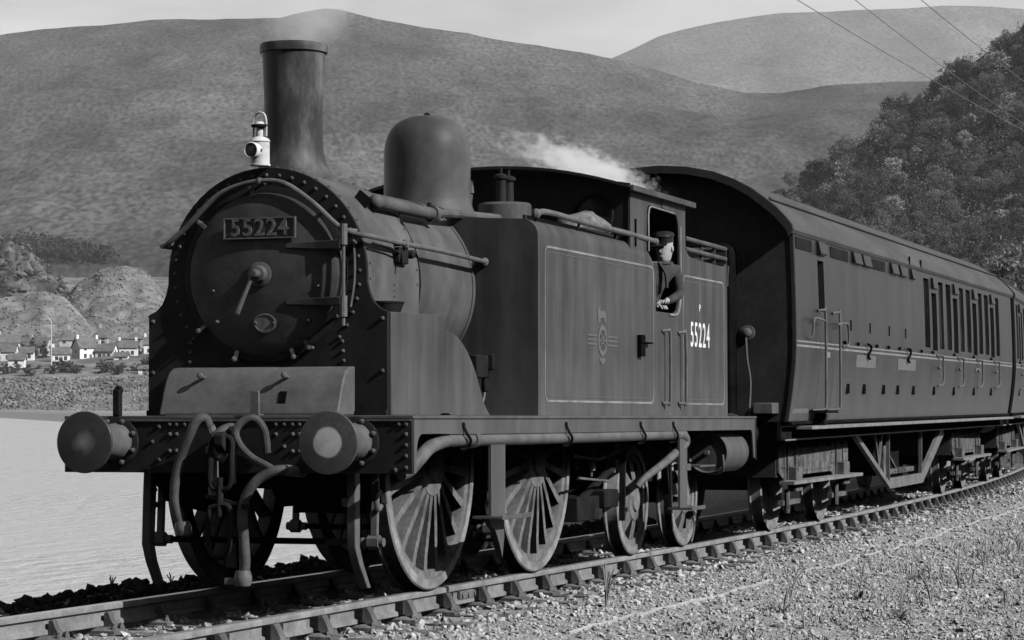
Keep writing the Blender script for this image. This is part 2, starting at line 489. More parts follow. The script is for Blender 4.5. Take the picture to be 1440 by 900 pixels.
# --- front coupling and hoses
hk = MB().prism([(-.0, 1.0), (-.0, 1.08), (-.14, 1.085), (-.2, 1.12), (-.25, 1.1), (-.25, 1.03), (-.2, .98), (-.14, 1.0)], 'y', .035, -.035)
hk.build('draw_hook', 'dark_iron', loco, bevel=.01)
cp = MB()
cp.tube(smoothpath([(-.19, .07, 1.06), (-.2, .075, .95), (-.21, .07, .78), (-.21, 0, .74), (-.21, -.07, .78), (-.2, -.075, .95), (-.19, -.07, 1.06), (-.18, 0, 1.085), (-.19, .07, 1.06)]), .02, 8)
cp.tube([(-.21, 0, .82), (-.22, 0, .56)], .024, 8)
cp.bar((-.21, .1, .7), (-.21, -.16, .64), .02, .02)
cp.ball((-.21, -.17, .635), .03)
cp.tube(smoothpath([(-.22, .07, .62), (-.23, .08, .45), (-.23, .05, .32), (-.23, -.05, .32), (-.23, -.08, .45), (-.22, -.07, .62), (-.22, 0, .64), (-.22, .07, .62)]), .02, 8)
cp.build('screw_coupling', 'dark_iron', loco)
h1 = MB().tube(smoothpath([(-.1, .13, 1.14), (-.13, .15, 1.205), (-.17, .19, 1.19), (-.18, .24, 1.09), (-.18, .3, .95), (-.18, .335, .82), (-.18, .345, .68), (-.17, .325, .57), (-.16, .3, .5)]), [.026] + [.032] * 46 + [.03, .03] , 12)
h1o = h1.build('brake_hose', 'hose_rubber', loco)
MB().lathe([(.05, 0), (.055, .04), (.045, .09)], (-.16, .295, .44), 'z', 12).box(-.2, -.14, .24, .3, .45, .5).build('hose_coupler', 'pipe_grey', h1o)
MB().tube([(-.07, .115, .7), (-.08, .115, 1.1), (-.1, .13, 1.15)], .034, 10).lathe([(.05, .98), (.05, 1.02)], (-.08, .115, 0), 'z', 10).build('stand_pipe', 'pipe_grey', h1o)
h2 = MB().tube(smoothpath([(-.12, -.42, .87), (-.16, -.35, .86), (-.19, -.25, .8), (-.2, -.18, .7), (-.2, -.155, .58), (-.2, -.165, .42), (-.2, -.175, .28), (-.2, -.165, .2)]), .034, 12)
h2o = h2.build('brake_hose', 'hose_rubber', loco)
MB().lathe([(.048, 0), (.058, .03), (.058, .06), (.045, .1)], (-.2, -.16, .12), 'z', 12).box(-.23, -.17, -.14, -.04, .13, .17).build('hose_coupler', 'pipe_grey', h2o)
MB().tube([(.1, -.45, .85), (-.12, -.42, .87)], .036, 10).build('stand_pipe', 'pipe_grey', h2o)
h3 = MB().tube(smoothpath([(-.05, -.26, .98), (-.07, -.25, 1.12), (-.1, -.2, 1.2), (-.13, -.13, 1.19), (-.15, -.08, 1.12), (-.15, -.11, 1.03), (-.16, -.2, .95), (-.16, -.3, .9), (-.15, -.38, .855)]), .026, 10)
h3.build('steam_hose', 'hose_rubber', loco)
h4 = MB().tube(smoothpath([(-.03, .0, 1.14), (-.1, .02, 1.13), (-.15, .06, 1.08), (-.17, .045, .99), (-.16, -.01, .94)]), .036, 10)
h4.build('steam_hose', 'hose_rubber', loco)
MB().tube(smoothpath([(-.05, -.02, 1.1), (-.1, -.03, 1.14), (-.13, -.06, 1.1), (-.13, -.055, .95), (-.12, -.05, .78)]), .02, 8).build('drain_pipe', 'pipe_grey', loco)
MB().box(-.005, .045, .845, .895, ZF, 1.40).lathe([(.03, 0), (.03, .03)], (.02, .87, 1.395), 'x', 10).build('lamp_iron', 'dark_iron', loco, bevel=.006)
MB().box(-.02, .0, -.185, -.125, 1.199, 1.385).box(-.02, .06, -.185, -.125, 1.222, 1.234).build('lamp_iron', 'box_paint', loco, bevel=.004)
# --- guard irons
for s in (-1, 1):
    g = MB().loft([[(x - w, s * y - .03, z), (x + w, s * y - .03, z), (x + w, s * y + .03, z), (x - w, s * y + .03, z)] for x, y, z, w in [(.26, .74, .95, .045), (.25, .745, .7, .045), (.24, .75, .36, .04), (.3, .755, .24, .035), (.42, .76, .08, .03)]])
    g.build('guard_iron', 'box_paint', loco, bevel=.006)

# --- toolbox in front of the smokebox
tb = [(.497, ZF), (.2, ZF), (.212, 1.26), (.235, 1.31), (.265, 1.39), (.3, 1.46), (.345, 1.515), (.4, 1.545), (.497, 1.552)]
tbo = MB().prism(tb, 'y', -.655, .655).build('front_cover', 'box_paint', loco, bevel=.012)
for y in (.37, -.245):
    MB().tube([(.36, y, 1.47), (.25, y, 1.49)], .014, 8).ball((.245, y, 1.492), .022).build('knob', 'box_paint', tbo)
MB().box(.241, .253, -.262, -.212, 1.305, 1.385, Matrix.Rotation(R(20.5), 3, 'Y')).build('inspection_slot', 'dark_void', tbo)
stuff(MB().box(.197, .207, -.6, .6, ZF + .001, 1.24).build('edge_angle', 'box_paint', tbo))

# --- smokebox
ZB = 2.17
plate = [(-.885, ZF + .001), (-.885, 1.915), (-.83, 1.94), (-.785, 1.985), (-.755, 2.05), (-.738, 2.12)] 
plate += [(-.737 * math.cos(R(a)), ZB + .737 * math.sin(R(a))) for a in range(0, 181, 6)]
plate += [(.738, 2.12), (.755, 2.05), (.785, 1.985), (.83, 1.94), (.885, 1.915), (.885, ZF + .001)]
sf = MB().prism(plate, 'x', .5, .53).build('smokebox_front', 'front_paint', loco, bevel=.003)
rv = MB()
for k in range(33):
    a = R(-38 + k * (256 / 32))
    rv.dome((.5, .685 * math.cos(a), ZB + .685 * math.sin(a)), (-1, 0, 0), .014, .018)
for s in (-1, 1):
    for y, z in [(.56, 1.72), (.565, 1.655), (.57, 1.59)]: rv.dome((.5, s * y, z), (-1, 0, 0), .014, .018)
    for z in (1.87, 1.52): rv.dome((.5, s * .85, z), (-1, 0, 0), .016, .024)
stuff(rv.build('rivets', 'rivet_paint', sf))
for s in (-1, 1): MB().box(.47, .4995, s * .665, s * .885, ZF + .001, 1.26).build('foot_angle', 'front_paint', sf)
prof = [(-.72, 1.3)] + [(-.735 * math.cos(R(a)), ZB + .735 * math.sin(R(a))) for a in range(0, 181, 5)] + [(.72, 1.3)]
MB().prism(prof, 'x', .53, 1.47).build('smokebox', 'boiler_paint', loco)
rv = MB()
for xx in (.56, 1.43):
    for k in range(24):
        a = R(178 + k * 182 / 23 + 0) if False else R(182 - k * 184 / 23)
        n_ = Vector((0, math.cos(a), math.sin(a)))
        rv.dome((xx, .735 * n_.y, ZB + .735 * n_.z), n_, .012, .012)
for k in range(9):
    rv.dome((1.0, -.735, ZB - .05 - k * .04), (0, -1, 0), .008, .008)
stuff(rv.build('rivets', 'boiler_paint', sf))
# ring behind the door
ring = MB().lathe([(.6, 0), (.6, -.02), (.565, -.03), (.55, -.03), (.55, 0)], (.5, 0, ZB + .01), 'x', 72, caps=False).build('door_ring', 'front_paint', sf)
door = MB().lathe([(.548, -.012), (.552, -.035), (.535, -.048), (.45, -.068), (.3, -.09), (.15, -.1), (.0, -.103)], (.5, 0, ZB + .01), 'x', 72).build('smokebox_door', 'door_paint', loco)
MB().lathe([(.085, 0), (.085, -.012), (.062, -.02), (.05, -.05), (.03, -.055), (.03, -.1), (.018, -.11)], (.398, 0, ZB + .005), 'x', 24).build('dart_boss', 'rivet_paint', door)
MB().tube([(.318, .005, ZB + .02), (.31, .04, ZB - .06), (.31, .13, ZB - .26)], [.012, .015, .021], 8).build('dart_handle', 'pipe_grey', door)
for k, a in enumerate((38, 82, 136, 208, 235, 247, 290, 322)):
    c, s_ = math.cos(R(a)), math.sin(R(a))
    b = MB().tube([(.5, .6 * c, ZB + .6 * s_), (.43, .6 * c, ZB + .6 * s_)], .012, 8)
    b.bar((.44, .61 * c, ZB + .61 * s_), (.44, .54 * c, ZB + .54 * s_), .024, .014, (1, 0, 0))
    b.ball((.425, .6 * c, ZB + .6 * s_), .019)
    b.build('door_clamp', 'rivet_paint', sf)
for zc in (2.365, 1.985):
    MB().loft([[(.44, -.60, zc - .032), (.44, -.60, zc + .032), (.36, -.60, zc + .03), (.36, -.60, zc - .03)], [(.46, -.4, zc - .028), (.46, -.4, zc + .028), (.40, -.4, zc + .026), (.40, -.4, zc - .026)], [(.44, -.19, zc - .018), (.44, -.19, zc + .018), (.392, -.19, zc + .016), (.392, -.19, zc - .016)]]).build('hinge_strap', 'door_paint', door, bevel=.004)
hp = MB().tube([(.385, -.615, 1.82), (.385, -.615, 2.5)], .013, 8)
hp.tube([(.385, -.615, 2.36), (.385, -.615, 2.5)], .026, 10).tube([(.385, -.615, 1.88), (.385, -.615, 2.02)], .026, 10).tube([(.42, -.615, 2.46), (.5, -.66, 2.46)], .014, 8)
hp.build('hinge_post', 'pipe_grey', door)
MB().tube(smoothpath([(.43, -.56, 2.4), (.42, -.59, 2.25), (.42, -.59, 2.1), (.43, -.57, 1.95)]), .008, 6).build('hinge_rod', 'pipe_grey', door)
MB().tube(smoothpath([(.47, -.65, 2.4), (.47, -.66, 2.25), (.47, -.655, 2.1), (.47, -.63, 1.95)]), .009, 6).build('hinge_rod', 'pipe_grey', door)
kb = MB()
for y, z in ((.355, 2.07), (-.13, 2.075), (-.42, 2.09), (.33, 1.86), (-.35, 1.86)): kb.dome((.432, y, z), (-1, 0, 0), .014, .03)
stuff(kb.build('studs', 'rivet_paint', door))
# number plate
npl = MB().box(.39, .405, -.265, .265, 2.415, 2.56).build('number_plate', 'cast_plate', loco)
rim = MB()
rim.box(.38, .39, -.265, .265, 2.415, 2.425).box(.38, .39, -.265, .265, 2.55, 2.56).box(.38, .39, -.265, -.255, 2.425, 2.55).box(.38, .39, .255, .265, 2.425, 2.55)
rim.build('plate_rim', 'cast_figures', npl)
TX = Matrix(((0, 0, 1, 0), (-1, 0, 0, 0), (0, 1, 0, 0), (0, 0, 0, 1)))     # text faces -x, reads towards -y
tm = text_mesh('plate_figures', '55224', .165, 'cast_figures', .006, .95, 1.12, .002)
tm.transform(Matrix.Translation((.386, 0, 2.487)) @ Matrix(((0, 0, -1, 0), (-1, 0, 0, 0), (0, 1, 0, 0), (0, 0, 0, 1))))
link('plate_figures', tm, npl)
ov = MB().lathe([(.075, 0), (.078, -.01), (.066, -.012), (.064, -.007), (0, -.007)], (0, 0, 0), 'x', 28)
ov.v = [(x + .41, y * 1.1 - .035, z * .85 + 1.845) for x, y, z in ov.v]
ovo = ov.build('shed_plate', 'cast_figures', loco)
sd = MB()
for y in (-.1, .03): sd.dome((.4, y, 1.845), (-1, 0, 0), .011, .012)
stuff(sd.build('plate_bolts', 'rivet_paint', ovo))
# --- handrail round the smokebox and along the boiler
hr = [(2.74, .78, 2.38), (1.6, .78, 2.395), (.6, .78, 2.39), (.46, .755, 2.385), (.42, .7, 2.4), (.42, .563, 2.508), (.42, .36, 2.696), (.42, .2, 2.774), (.42, .016, 2.807), (.42, -.168, 2.787), (.42, -.377, 2.651), (.42, -.56, 2.49), (.42, -.68, 2.435), (.46, -.755, 2.422), (.6, -.78, 2.415), (1.0, -.785, 2.405), (1.6, -.785, 2.4), (2.1, -.785, 2.39), (2.715, -.785, 2.372)]
hro = MB().tube(smoothpath(hr, 4), .018, 10).build('handrail', 'pipe_grey', loco)
for x, y, z in ((1.08, -.785, 2.403), (2.69, -.785, 2.372), (1.08, .78, 2.392)):
    MB().ball((x, y, z), .034).tube([(x, y, z), (x, y * .9, z)], .014, 8).build('handrail_knob', 'pipe_grey', hro)
MB().ball((.42, .016, 2.807), .026).tube([(.42, .016, 2.807), (.5, .016, 2.8)], .014, 8).build('handrail_knob', 'pipe_grey', hro)
MB().box(1.0, 1.18, -.77, -.735, 2.27, 2.38).lathe([(.03, 0), (.03, -.06)], (1.2, -.74, 2.34), 'y', 10).tube([(1.05, -.77, 2.36), (1.0, -.8, 2.24)], .012, 6).build('lubricator', 'dark_iron', loco, bevel=.01)
MB().tube([(.53, -.765, 2.375), (.85, -.77, 2.36), (1.0, -.77, 2.34)], .009, 6).build('oil_pipe', 'dark_iron', loco)

# --- chimney, dome, boiler
ch = [(.33, 2.74), (.3, 2.86), (.262, 2.915), (.225, 2.985), (.208, 3.07), (.203, 3.2), (.205, 3.4), (.212, 3.6), (.219, 3.725), (.221, 3.74), (.236, 3.745), (.238, 3.79), (.232, 3.805), (.2, 3.805), (.19, 3.5), (.18, 3.0)]
cho = MB().lathe(ch, (.95, 0, 0), 'z', 56, caps=False).build('chimney', 'chimney_paint', loco, smooth=30)
MB().lathe([(.185, 3.45), (.0, 3.45)], (.95, 0, 0), 'z', 24, caps=False).build('chimney_throat', 'dark_void', cho)
dm = [(.43, 2.70), (.39, 2.80), (.36, 2.86), (.345, 2.93), (.342, 3.05), (.342, 3.28)] + [(.342 * math.cos(R(a)) ** .76, 3.26 + .33 * math.sin(R(a)) ** .84) for a in range(5, 90, 5)] + [(0, 3.59)]
dmo = MB().lathe(dm, (3.54, 0, 0), 'z', 56, caps=False).build('steam_dome', 'dome_paint', loco, smooth=40)
MB().lathe([(.03, 3.585), (.025, 3.6), (.018, 3.612), (0, 3.62)], (3.54, 0, 0), 'z', 10).build('dome_cap_bolt', 'dark_iron', dmo)
bl = MB().lathe([(.7, 1.46), (.7, 5.2)], (0, 0, ZB), 'x', 72).build('boiler_barrel', 'boiler_paint', loco)
for xx in (1.5, 2.66, 3.2):
    MB().lathe([(.701, xx), (.707, xx), (.707, xx + .05), (.701, xx + .05)], (0, 0, ZB), 'x', 72, caps=False).build('boiler_band', 'boiler_paint', bl)
# ejector pipe along the boiler shoulder
ej = MB().tube([(1.02, -.6, 2.695), (1.4, -.6, 2.69), (2.08, -.6, 2.69)], .047, 12).lathe([(.062, 2.05), (.062, 2.12)], (0, -.6, 2.69), 'x', 12)
ej.tube([(2.1, -.6, 2.70), (2.75, -.59, 2.735), (3.6, -.57, 2.77)], .032, 10).ball((.99, -.6, 2.695), .055, 10, 6)
ejo = ej.build('ejector_pipe', 'boiler_paint', loco)
MB().box(.875, .89, -.59, -.48, 2.63, 2.75, Matrix.Rotation(R(38), 3, 'X')).build('pipe_flange', 'dark_iron', ejo)
MB().dome((2.02, -.6, 2.735), (0, 0, 1), .022, .04).build('pipe_plug', 'dark_iron', ejo)
wp = [(1.42, -.6, 2.655), (1.43, -.62, 2.58)] + [(1.52 + .003 * k, -.718 * math.cos(R(a)), ZB + .718 * math.sin(R(a))) for k, a in enumerate(range(30, -34, -8))] + [(1.5, -.68, 1.93)]
MB().tube(wp, .008, 6).build('thin_pipe', 'dark_iron', loco)

# --- sand boxes with leading splashers
sp = [(.53, ZF + .001), (.53, 1.915), (1.47, 1.925), (1.5, 1.915), (1.53, 1.88), (1.555, 1.85), (1.6, 1.825), (1.68, 1.81), (1.8, 1.785), (1.9, 1.745), (2.0, 1.69), (2.1, 1.615), (2.2, 1.52), (2.28, 1.42), (2.35, 1.325), (2.42, 1.27), (2.5, ZF + .001)]
for s in (-1, 1):
    spo = MB().prism(sp, 'y', s * .9, s * .55).build('sandbox_splasher', 'tank_paint', loco, bevel=.006)
    MB().lathe([(.055, 1.925), (.055, 1.95), (.06, 1.95), (.06, 1.965), (0, 1.97)], (.7, s * .8, 0), 'z', 14).build('sand_lid', 'dark_iron', spo)
MB().lathe([(.13, 2.0), (.13, 2.012), (.1, 1.93)], (.72, -.78, -.02), 'z', 16).build('grease_cup', 'dark_iron', loco)
# mechanical bits behind the splasher
MB().box(2.32, 2.6, -.86, -.66, 1.5, 1.67).box(2.56, 2.6, -.9, -.82, 1.56, 1.68).lathe([(.03, 1.4), (.03, 1.5)], (2.55, -.84, 0), 'z', 8).build('lubricator_box', 'dark_iron', loco, bevel=.01)
MB().tube(smoothpath([(2.55, -.84, 1.42), (2.5, -.84, 1.33), (2.42, -.84, 1.3)]), .01, 6).build('oil_pipe', 'pipe_grey', loco)

# --- side tanks (section lofted along x, top rounded down at the rear end)
SIDE = Matrix(((1, 0, 0, 0), (0, 0, -1, 0), (0, 1, 0, 0), (0, 0, 0, 1)))   # flat art -> near side, faces -y
ZT = 2.69
def tank_ring(x, s, top):
    q = [(-.42, ZF + .001), (-1.2, ZF + .001), (-1.2, top - .13)] + [(-1.2 + .13 * (1 - math.cos(R(a))), top - .13 + .13 * math.sin(R(a))) for a in (15, 30, 45, 60, 75, 90)] + [(-.42, top + .03)]
    return [(x, -s * y, z) for y, z in q]
TKX = [(2.71, ZT), (5.6, ZT), (5.7, ZT - .012), (5.78, ZT - .05), (5.84, ZT - .11), (5.868, ZT - .19), (5.87, 2.3)]
tanks = {}
for s in (-1, 1):
    t = MB().loft([tank_ring(x, s, top) for x, top in TKX])
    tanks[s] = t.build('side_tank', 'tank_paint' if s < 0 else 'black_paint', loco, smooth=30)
def line_frame(x0, x1, z0, z1, r, w, y, th=.002):
    a, b = rrect(x0, x1, z0, z1, r, 5), rrect(x0 + w, x1 - w, z0 + w, z1 - w, max(r - w, .01), 5)
    n = len(a); mb = MB()
    mb.v = [(p[0], y, p[1]) for p in a] + [(p[0], y, p[1]) for p in b]
    mb.f = [(i, (i + 1) % n, (i + 1) % n + n, i + n) for i in range(n)]
    return mb
line_frame(2.86, 5.8, 1.325, 2.5, .08, .016, -1.203).build('lining', 'lining', tanks[-1])
line_frame(2.905, 5.755, 1.37, 2.455, .06, .005, -1.203).build('lining', 'emblem', tanks[-1])
# emblem: a wheel with bars either side and a striding beast above
em = MB(); ex, ez, ey = 4.32, 1.865, -1.204
def flat_ring(b, cx, cz, r0, r1, n=28, sx=1):
    o = len(b.v)
    for r_ in (r0, r1):
        b.v += [(cx + sx * r_ * math.cos(2 * PI * k / n), ey, cz + r_ * math.sin(2 * PI * k / n)) for k in range(n)]
    b.f += [(o + k, o + (k + 1) % n, o + n + (k + 1) % n, o + n + k) for k in range(n)]
def flat_poly(b, pts):
    o = len(b.v); b.v += [(x, ey, z) for x, z in pts]; b.f.append(tuple(range(o, o + len(pts))))
flat_ring(em, ex, ez - .04, .085, .125); flat_ring(em, ex, ez - .04, .0, .03)
for k in range(4):
    a = k * PI / 4; c, s_ = math.cos(a), math.sin(a)
    em.bar((ex - .085 * c, ey, ez - .04 - .085 * s_), (ex + .085 * c, ey, ez - .04 + .085 * s_), .0015, .014, (-s_, 0, c))
for dz in (-.035, .0, .035):
    for s in (-1, 1): flat_poly(em, [(ex + s * .145, ez - .04 + dz - .007), (ex + s * .4, ez - .04 + dz - .007), (ex + s * .4, ez - .04 + dz + .007), (ex + s * .145, ez - .04 + dz + .007)][::s])
flat_poly(em, [(ex - .12, ez + .10), (ex - .07, ez + .10), (ex - .06, ez + .14), (ex + .04, ez + .14), (ex + .05, ez + .10), (ex + .09, ez + .10), (ex + .09, ez + .18), (ex + .05, ez + .2), (ex - .05, ez + .19), (ex - .09, ez + .23), (ex - .14, ez + .2), (ex - .13, ez + .16)])
flat_poly(em, [(ex - .09, ez - .19), (ex, ez - .24), (ex + .09, ez - .19), (ex + .05, ez - .18), (ex - .05, ez - .18)])
em.build('emblem', 'emblem', tanks[-1])
MB().box(5.3, 5.62, -1.25, -1.202, 1.83, 1.845).box(5.3, 5.42, -1.24, -1.202, 1.72, 1.9).build('tank_step', 'grime_black', tanks[-1], bevel=.004)
# rail along the tank top
tr = [(2.86, -1.14, 2.735), (3.0, -1.14, 2.76), (3.3, -1.14, 2.765), (3.7, -1.15, 2.755), (4.3, -1.16, 2.745), (5.2, -1.18, 2.735), (5.8, -1.195, 2.72), (5.86, -1.2, 2.715)]
tro = MB().tube(smoothpath(tr, 4), .024, 10).ball((2.85, -1.14, 2.735), .04).ball((5.87, -1.2, 2.715), .033).build('tank_rail', 'pipe_grey', loco)
for x, y in ((2.86, -1.12), (3.9, -1.12), (4.9, -1.12)):
    MB().tube([(x, y, 2.66), (x, y - .025, 2.745)], .011, 6).build('rail_post', 'dark_iron', tro)
MB().box(2.78, 5.55, -1.075, -1.055, ZT + .002, ZT + .035).build('top_strip', 'black_paint', tanks[-1])
MB().lathe([(.16, ZT + .0), (.16, ZT + .1), (.17, ZT + .1), (.17, ZT + .13), (.0, ZT + .15)], (3.0, .8, 0), 'z', 20).build('filler_lid', 'black_paint', tanks[1])
# safety valves
sv = MB().lathe([(.23, 2.74), (.225, 2.98), (.21, 3.0), (.0, 3.01)], (4.93, -.16, 0), 'z', 28).build('safety_valve', 'boiler_paint', loco)
for dx in (-.09, .1):
    MB().lathe([(.045, 3.0), (.042, 3.19), (.06, 3.2), (.06, 3.225), (.03, 3.24), (.012, 3.245), (.012, 3.29)], (4.93 + dx, -.16, 0), 'z', 14).build('valve_column', 'black_paint', sv)
# whistle
MB().lathe([(.015, 2.95), (.015, 3.1), (.03, 3.11), (.03, 3.22), (0, 3.23)], (5.09, .2, 0), 'z', 10).build('whistle', 'pipe_grey', loco)

# --- cab
def roof_z(y, e=3.12, crown=3.30): return e + (crown - e) * (1 - (y / 1.2) ** 2) if abs(y) < 1.2 else e
cab = MB()
L1 = [(5.15, 2.4), (5.15, 3.118), (6.1, 3.118), (6.1, 3.02), (5.72, 3.02), (5.665, 3.0), (5.64, 2.94), (5.63, 2.6), (5.63, 2.4)]
L2 = [(6.1, 3.118), (6.84, 3.118), (6.84, 2.8), (6.85, 2.74), (6.89, 2.69), (6.96, 2.655), (7.1, 2.64), (8.1, 2.625), (8.24, 2.635), (8.3, 2.66), (8.3, 2.5), (8.32, ZF + .001), (5.87, ZF + .001), (5.87, 2.12), (6.45, 2.12), (6.56, 2.15), (6.62, 2.24), (6.645, 2.4), (6.64, 2.65), (6.6, 2.92), (6.56, 2.98), (6.48, 3.01), (6.1, 3.02)]
for s in (-1, 1):
    c = MB().prism(L1, 'y', s * 1.19, s * 1.172).prism(L2, 'y', s * 1.197, s * 1.18)
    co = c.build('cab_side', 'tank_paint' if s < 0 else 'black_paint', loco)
    if s < 0: near_cab = co
# window frame beading
bd = [(5.66, -1.2, 2.62), (5.65, -1.2, 2.93), (5.68, -1.2, 2.99), (5.74, -1.2, 3.008), (6.46, -1.2, 3.0)]
MB().tube(bd, .009, 6).build('window_beading', 'lining', near_cab)
MB().tube(smoothpath([(6.655, -1.2, 2.9), (6.665, -1.2, 2.5), (6.655, -1.2, 2.28), (6.6, -1.2, 2.15), (6.5, -1.2, 2.11), (6.3, -1.2, 2.105)], 4), .013, 8).build('doorway_beading', 'lining', near_cab)
MB().box(5.27, 5.3, -1.2, -1.191, 2.64, 2.87).build('vent_slot', 'dark_void', near_cab)
# front sheet with round spectacles
def spectacle_sheet(x0, x1):
    for s in (-1, 1):
        cy, cz, r_ = s * .865, 2.90, .15
        hole = [(cy + r_ * math.cos(2 * PI * k / 28), cz + r_ * math.sin(2 * PI * k / 28)) for k in range(28)]
        out = []
        for k in range(28):
            a = 2 * PI * k / 28; c_, s_ = math.cos(a), math.sin(a)
            hw = .33 if c_ * s < 0 else .325
            t1 = hw / abs(c_) if abs(c_) > 1e-6 else 9
            topz = roof_z(cy) - .03 - cz
            t2 = (topz if s_ > 0 else .5) / abs(s_) if abs(s_) > 1e-6 else 9
            out.append((cy + min(t1, t2) * c_, cz + min(t1, t2) * s_))
        b = MB(); n = 28
        b.v = [(x0, y, z) for y, z in hole] + [(x0, y, z) for y, z in out]
        b.f = [(k, (k + 1) % n, (k + 1) % n + n, k + n) for k in range(n)]
        o = b.build('cab_front', 'black_paint', loco)
        MB().lathe([(.15, x0 - .03), (.175, x0 - .03), (.18, x0), (.15, x0)], (0, cy, cz), 'x', 32, caps=False).build('spectacle_rim', 'dark_iron', o)
        MB().lathe([(.15, x0 + .004), (0, x0 + .004)], (0, cy, cz), 'x', 28, caps=False).build('spectacle_glass', 'window_glass', o)
    mid = [(-.535, 2.4), (-.535, roof_z(.535) - .03), (-.3, roof_z(.3) - .03), (0, roof_z(0) - .03), (.3, roof_z(.3) - .03), (.535, roof_z(.535) - .03), (.535, 2.4)]
    MB().prism(mid, 'x', x0 - .001, x0 + .012).build('cab_front', 'black_paint', loco)
    top = [(-1.19, 3.04), (-1.19, 3.118), (-.9, roof_z(.9) - .02), (-.53, roof_z(.53) - .02), (-.53, 3.1), (-.86, 3.06)]
    MB().prism(top, 'x', x0 + .003, x0 + .01).build('cab_front', 'black_paint', loco)
    MB().prism([(-y, z) for y, z in top], 'x', x0 + .003, x0 + .01).build('cab_front', 'black_paint', loco)
spectacle_sheet(5.16, 5.18)
rear = [(-1.17, ZF + .01), (-1.17, 3.115), (-.6, roof_z(.6) - .03), (0, roof_z(0) - .03), (.6, roof_z(.6) - .03), (1.17, 3.115), (1.17, ZF + .01)]
MB().prism(rear, 'x', 6.85, 6.865).build('cab_rear', 'black_paint', loco)
MB().box(5.2, 6.84, -1.17, 1.17, 1.34, 1.36).build('cab_floor', 'grime_black', loco)
MB().box(5.22, 5.7, -.42, .42, 1.361, 2.9).build('firebox_backhead', 'grime_black', loco, bevel=.05)
# roof
rr = []
for x in (5.04, 6.99):
    upz = [(y, roof_z(y, 3.12, 3.31) + .018) for y in np.linspace(-1.2, 1.2, 19)]
    ring_ = [(x, -1.235, 3.1)] + [(x, float(y), float(z)) for y, z in upz] + [(x, 1.235, 3.1)] + [(x, float(y), float(z) - .025) for y, z in upz[::-1]]
    rr.append(ring_)
roof = MB().loft(rr).build('cab_roof', 'black_paint', loco, smooth=30)
MB().box(5.03, 7.0, -1.256, -1.225, 3.085, 3.135).build('gutter', 'tank_paint', roof, bevel=.005)
MB().box(5.03, 7.0, 1.225, 1.256, 3.085, 3.135).build('gutter', 'black_paint', roof, bevel=.005)
# bunker
bk = MB().box(6.87, 8.32, -1.178, 1.178, ZF + .002, 2.5).prism([(-1.19, 1.23), (-1.19, 2.64), (1.19, 2.64), (1.19, 1.23)], 'x', 8.322, 8.337)
bko = bk.build('bunker', 'black_paint', loco)
MB().prism([(8.3, 2.45), (8.337, 2.45), (8.345, 2.55), (8.38, 2.64), (8.36, 2.645), (8.32, 2.57)], 'y', -1.205, 1.205).build('bunker_flare', 'tank_paint', bko)
cm = MB()
for k in range(140):
    cm.ball((random.uniform(6.95, 8.25), random.uniform(-1.1, 1.1), 2.5 + random.uniform(0, .08)), random.uniform(.05, .1), 6, 4, (1, random.uniform(.7, 1.2), .8))
co_ = cm.build('coal_load', 'coal', None, smooth=0)
co_.rotation_euler = (0, SLOPE, 0)
tag(stuff(co_), 'lumps of coal filling the open bunker behind the cab', 'coal')
rl = []
for z in (2.715, 2.81):
    o = MB().tube([(6.86, -1.185, z), (8.3, -1.185, z - .01), (8.36, -1.17, z - .01), (8.38, -1.1, z - .01), (8.38, 1.1, z - .01), (8.3, 1.185, z), (6.86, 1.185, z)], .022, 10).build('coal_rail', 'boiler_paint', loco)
for x in (7.5, 7.95):
    MB().bar((x, -1.165, 2.6), (x, -1.165, 2.83), .03, .012).build('coal_rail_post', 'pipe_grey', loco)
line_frame(6.75, 8.2, 1.325, 2.48, .08, .015, -1.1995).build('lining', 'lining', near_cab)
line_frame(6.8, 8.15, 1.37, 2.43, .06, .005, -1.1995).build('lining', 'emblem', near_cab)
tm = text_mesh('running_number', '55224', .315, 'white_paint', 0, .74, 1.2, .003)
tm.transform(Matrix.Translation((7.33, -1.2, 1.945)) @ SIDE); link('running_number', tm, near_cab)
tm = text_mesh('power_letter', 'P', .085, 'white_paint', 0, 1.2, 1, .002)
tm.transform(Matrix.Translation((7.32, -1.2, 2.2)) @ SIDE); link('power_letter', tm, near_cab)
el = MB(); ey = -1.1995
flat_ring(el, 7.53, 1.49, .075, .082, 24, 1.0)
el.build('works_plate', 'emblem', near_cab)
for x in (6.12, 6.63):
    MB().tube(smoothpath([(x - .06, -1.2, 1.955), (x, -1.235, 1.96), (x + .03, -1.25, 1.92), (x + .03, -1.25, 1.37), (x, -1.235, 1.335), (x - .06, -1.2, 1.335)], 4), .013, 8).build('cab_handrail', 'pipe_grey', loco)
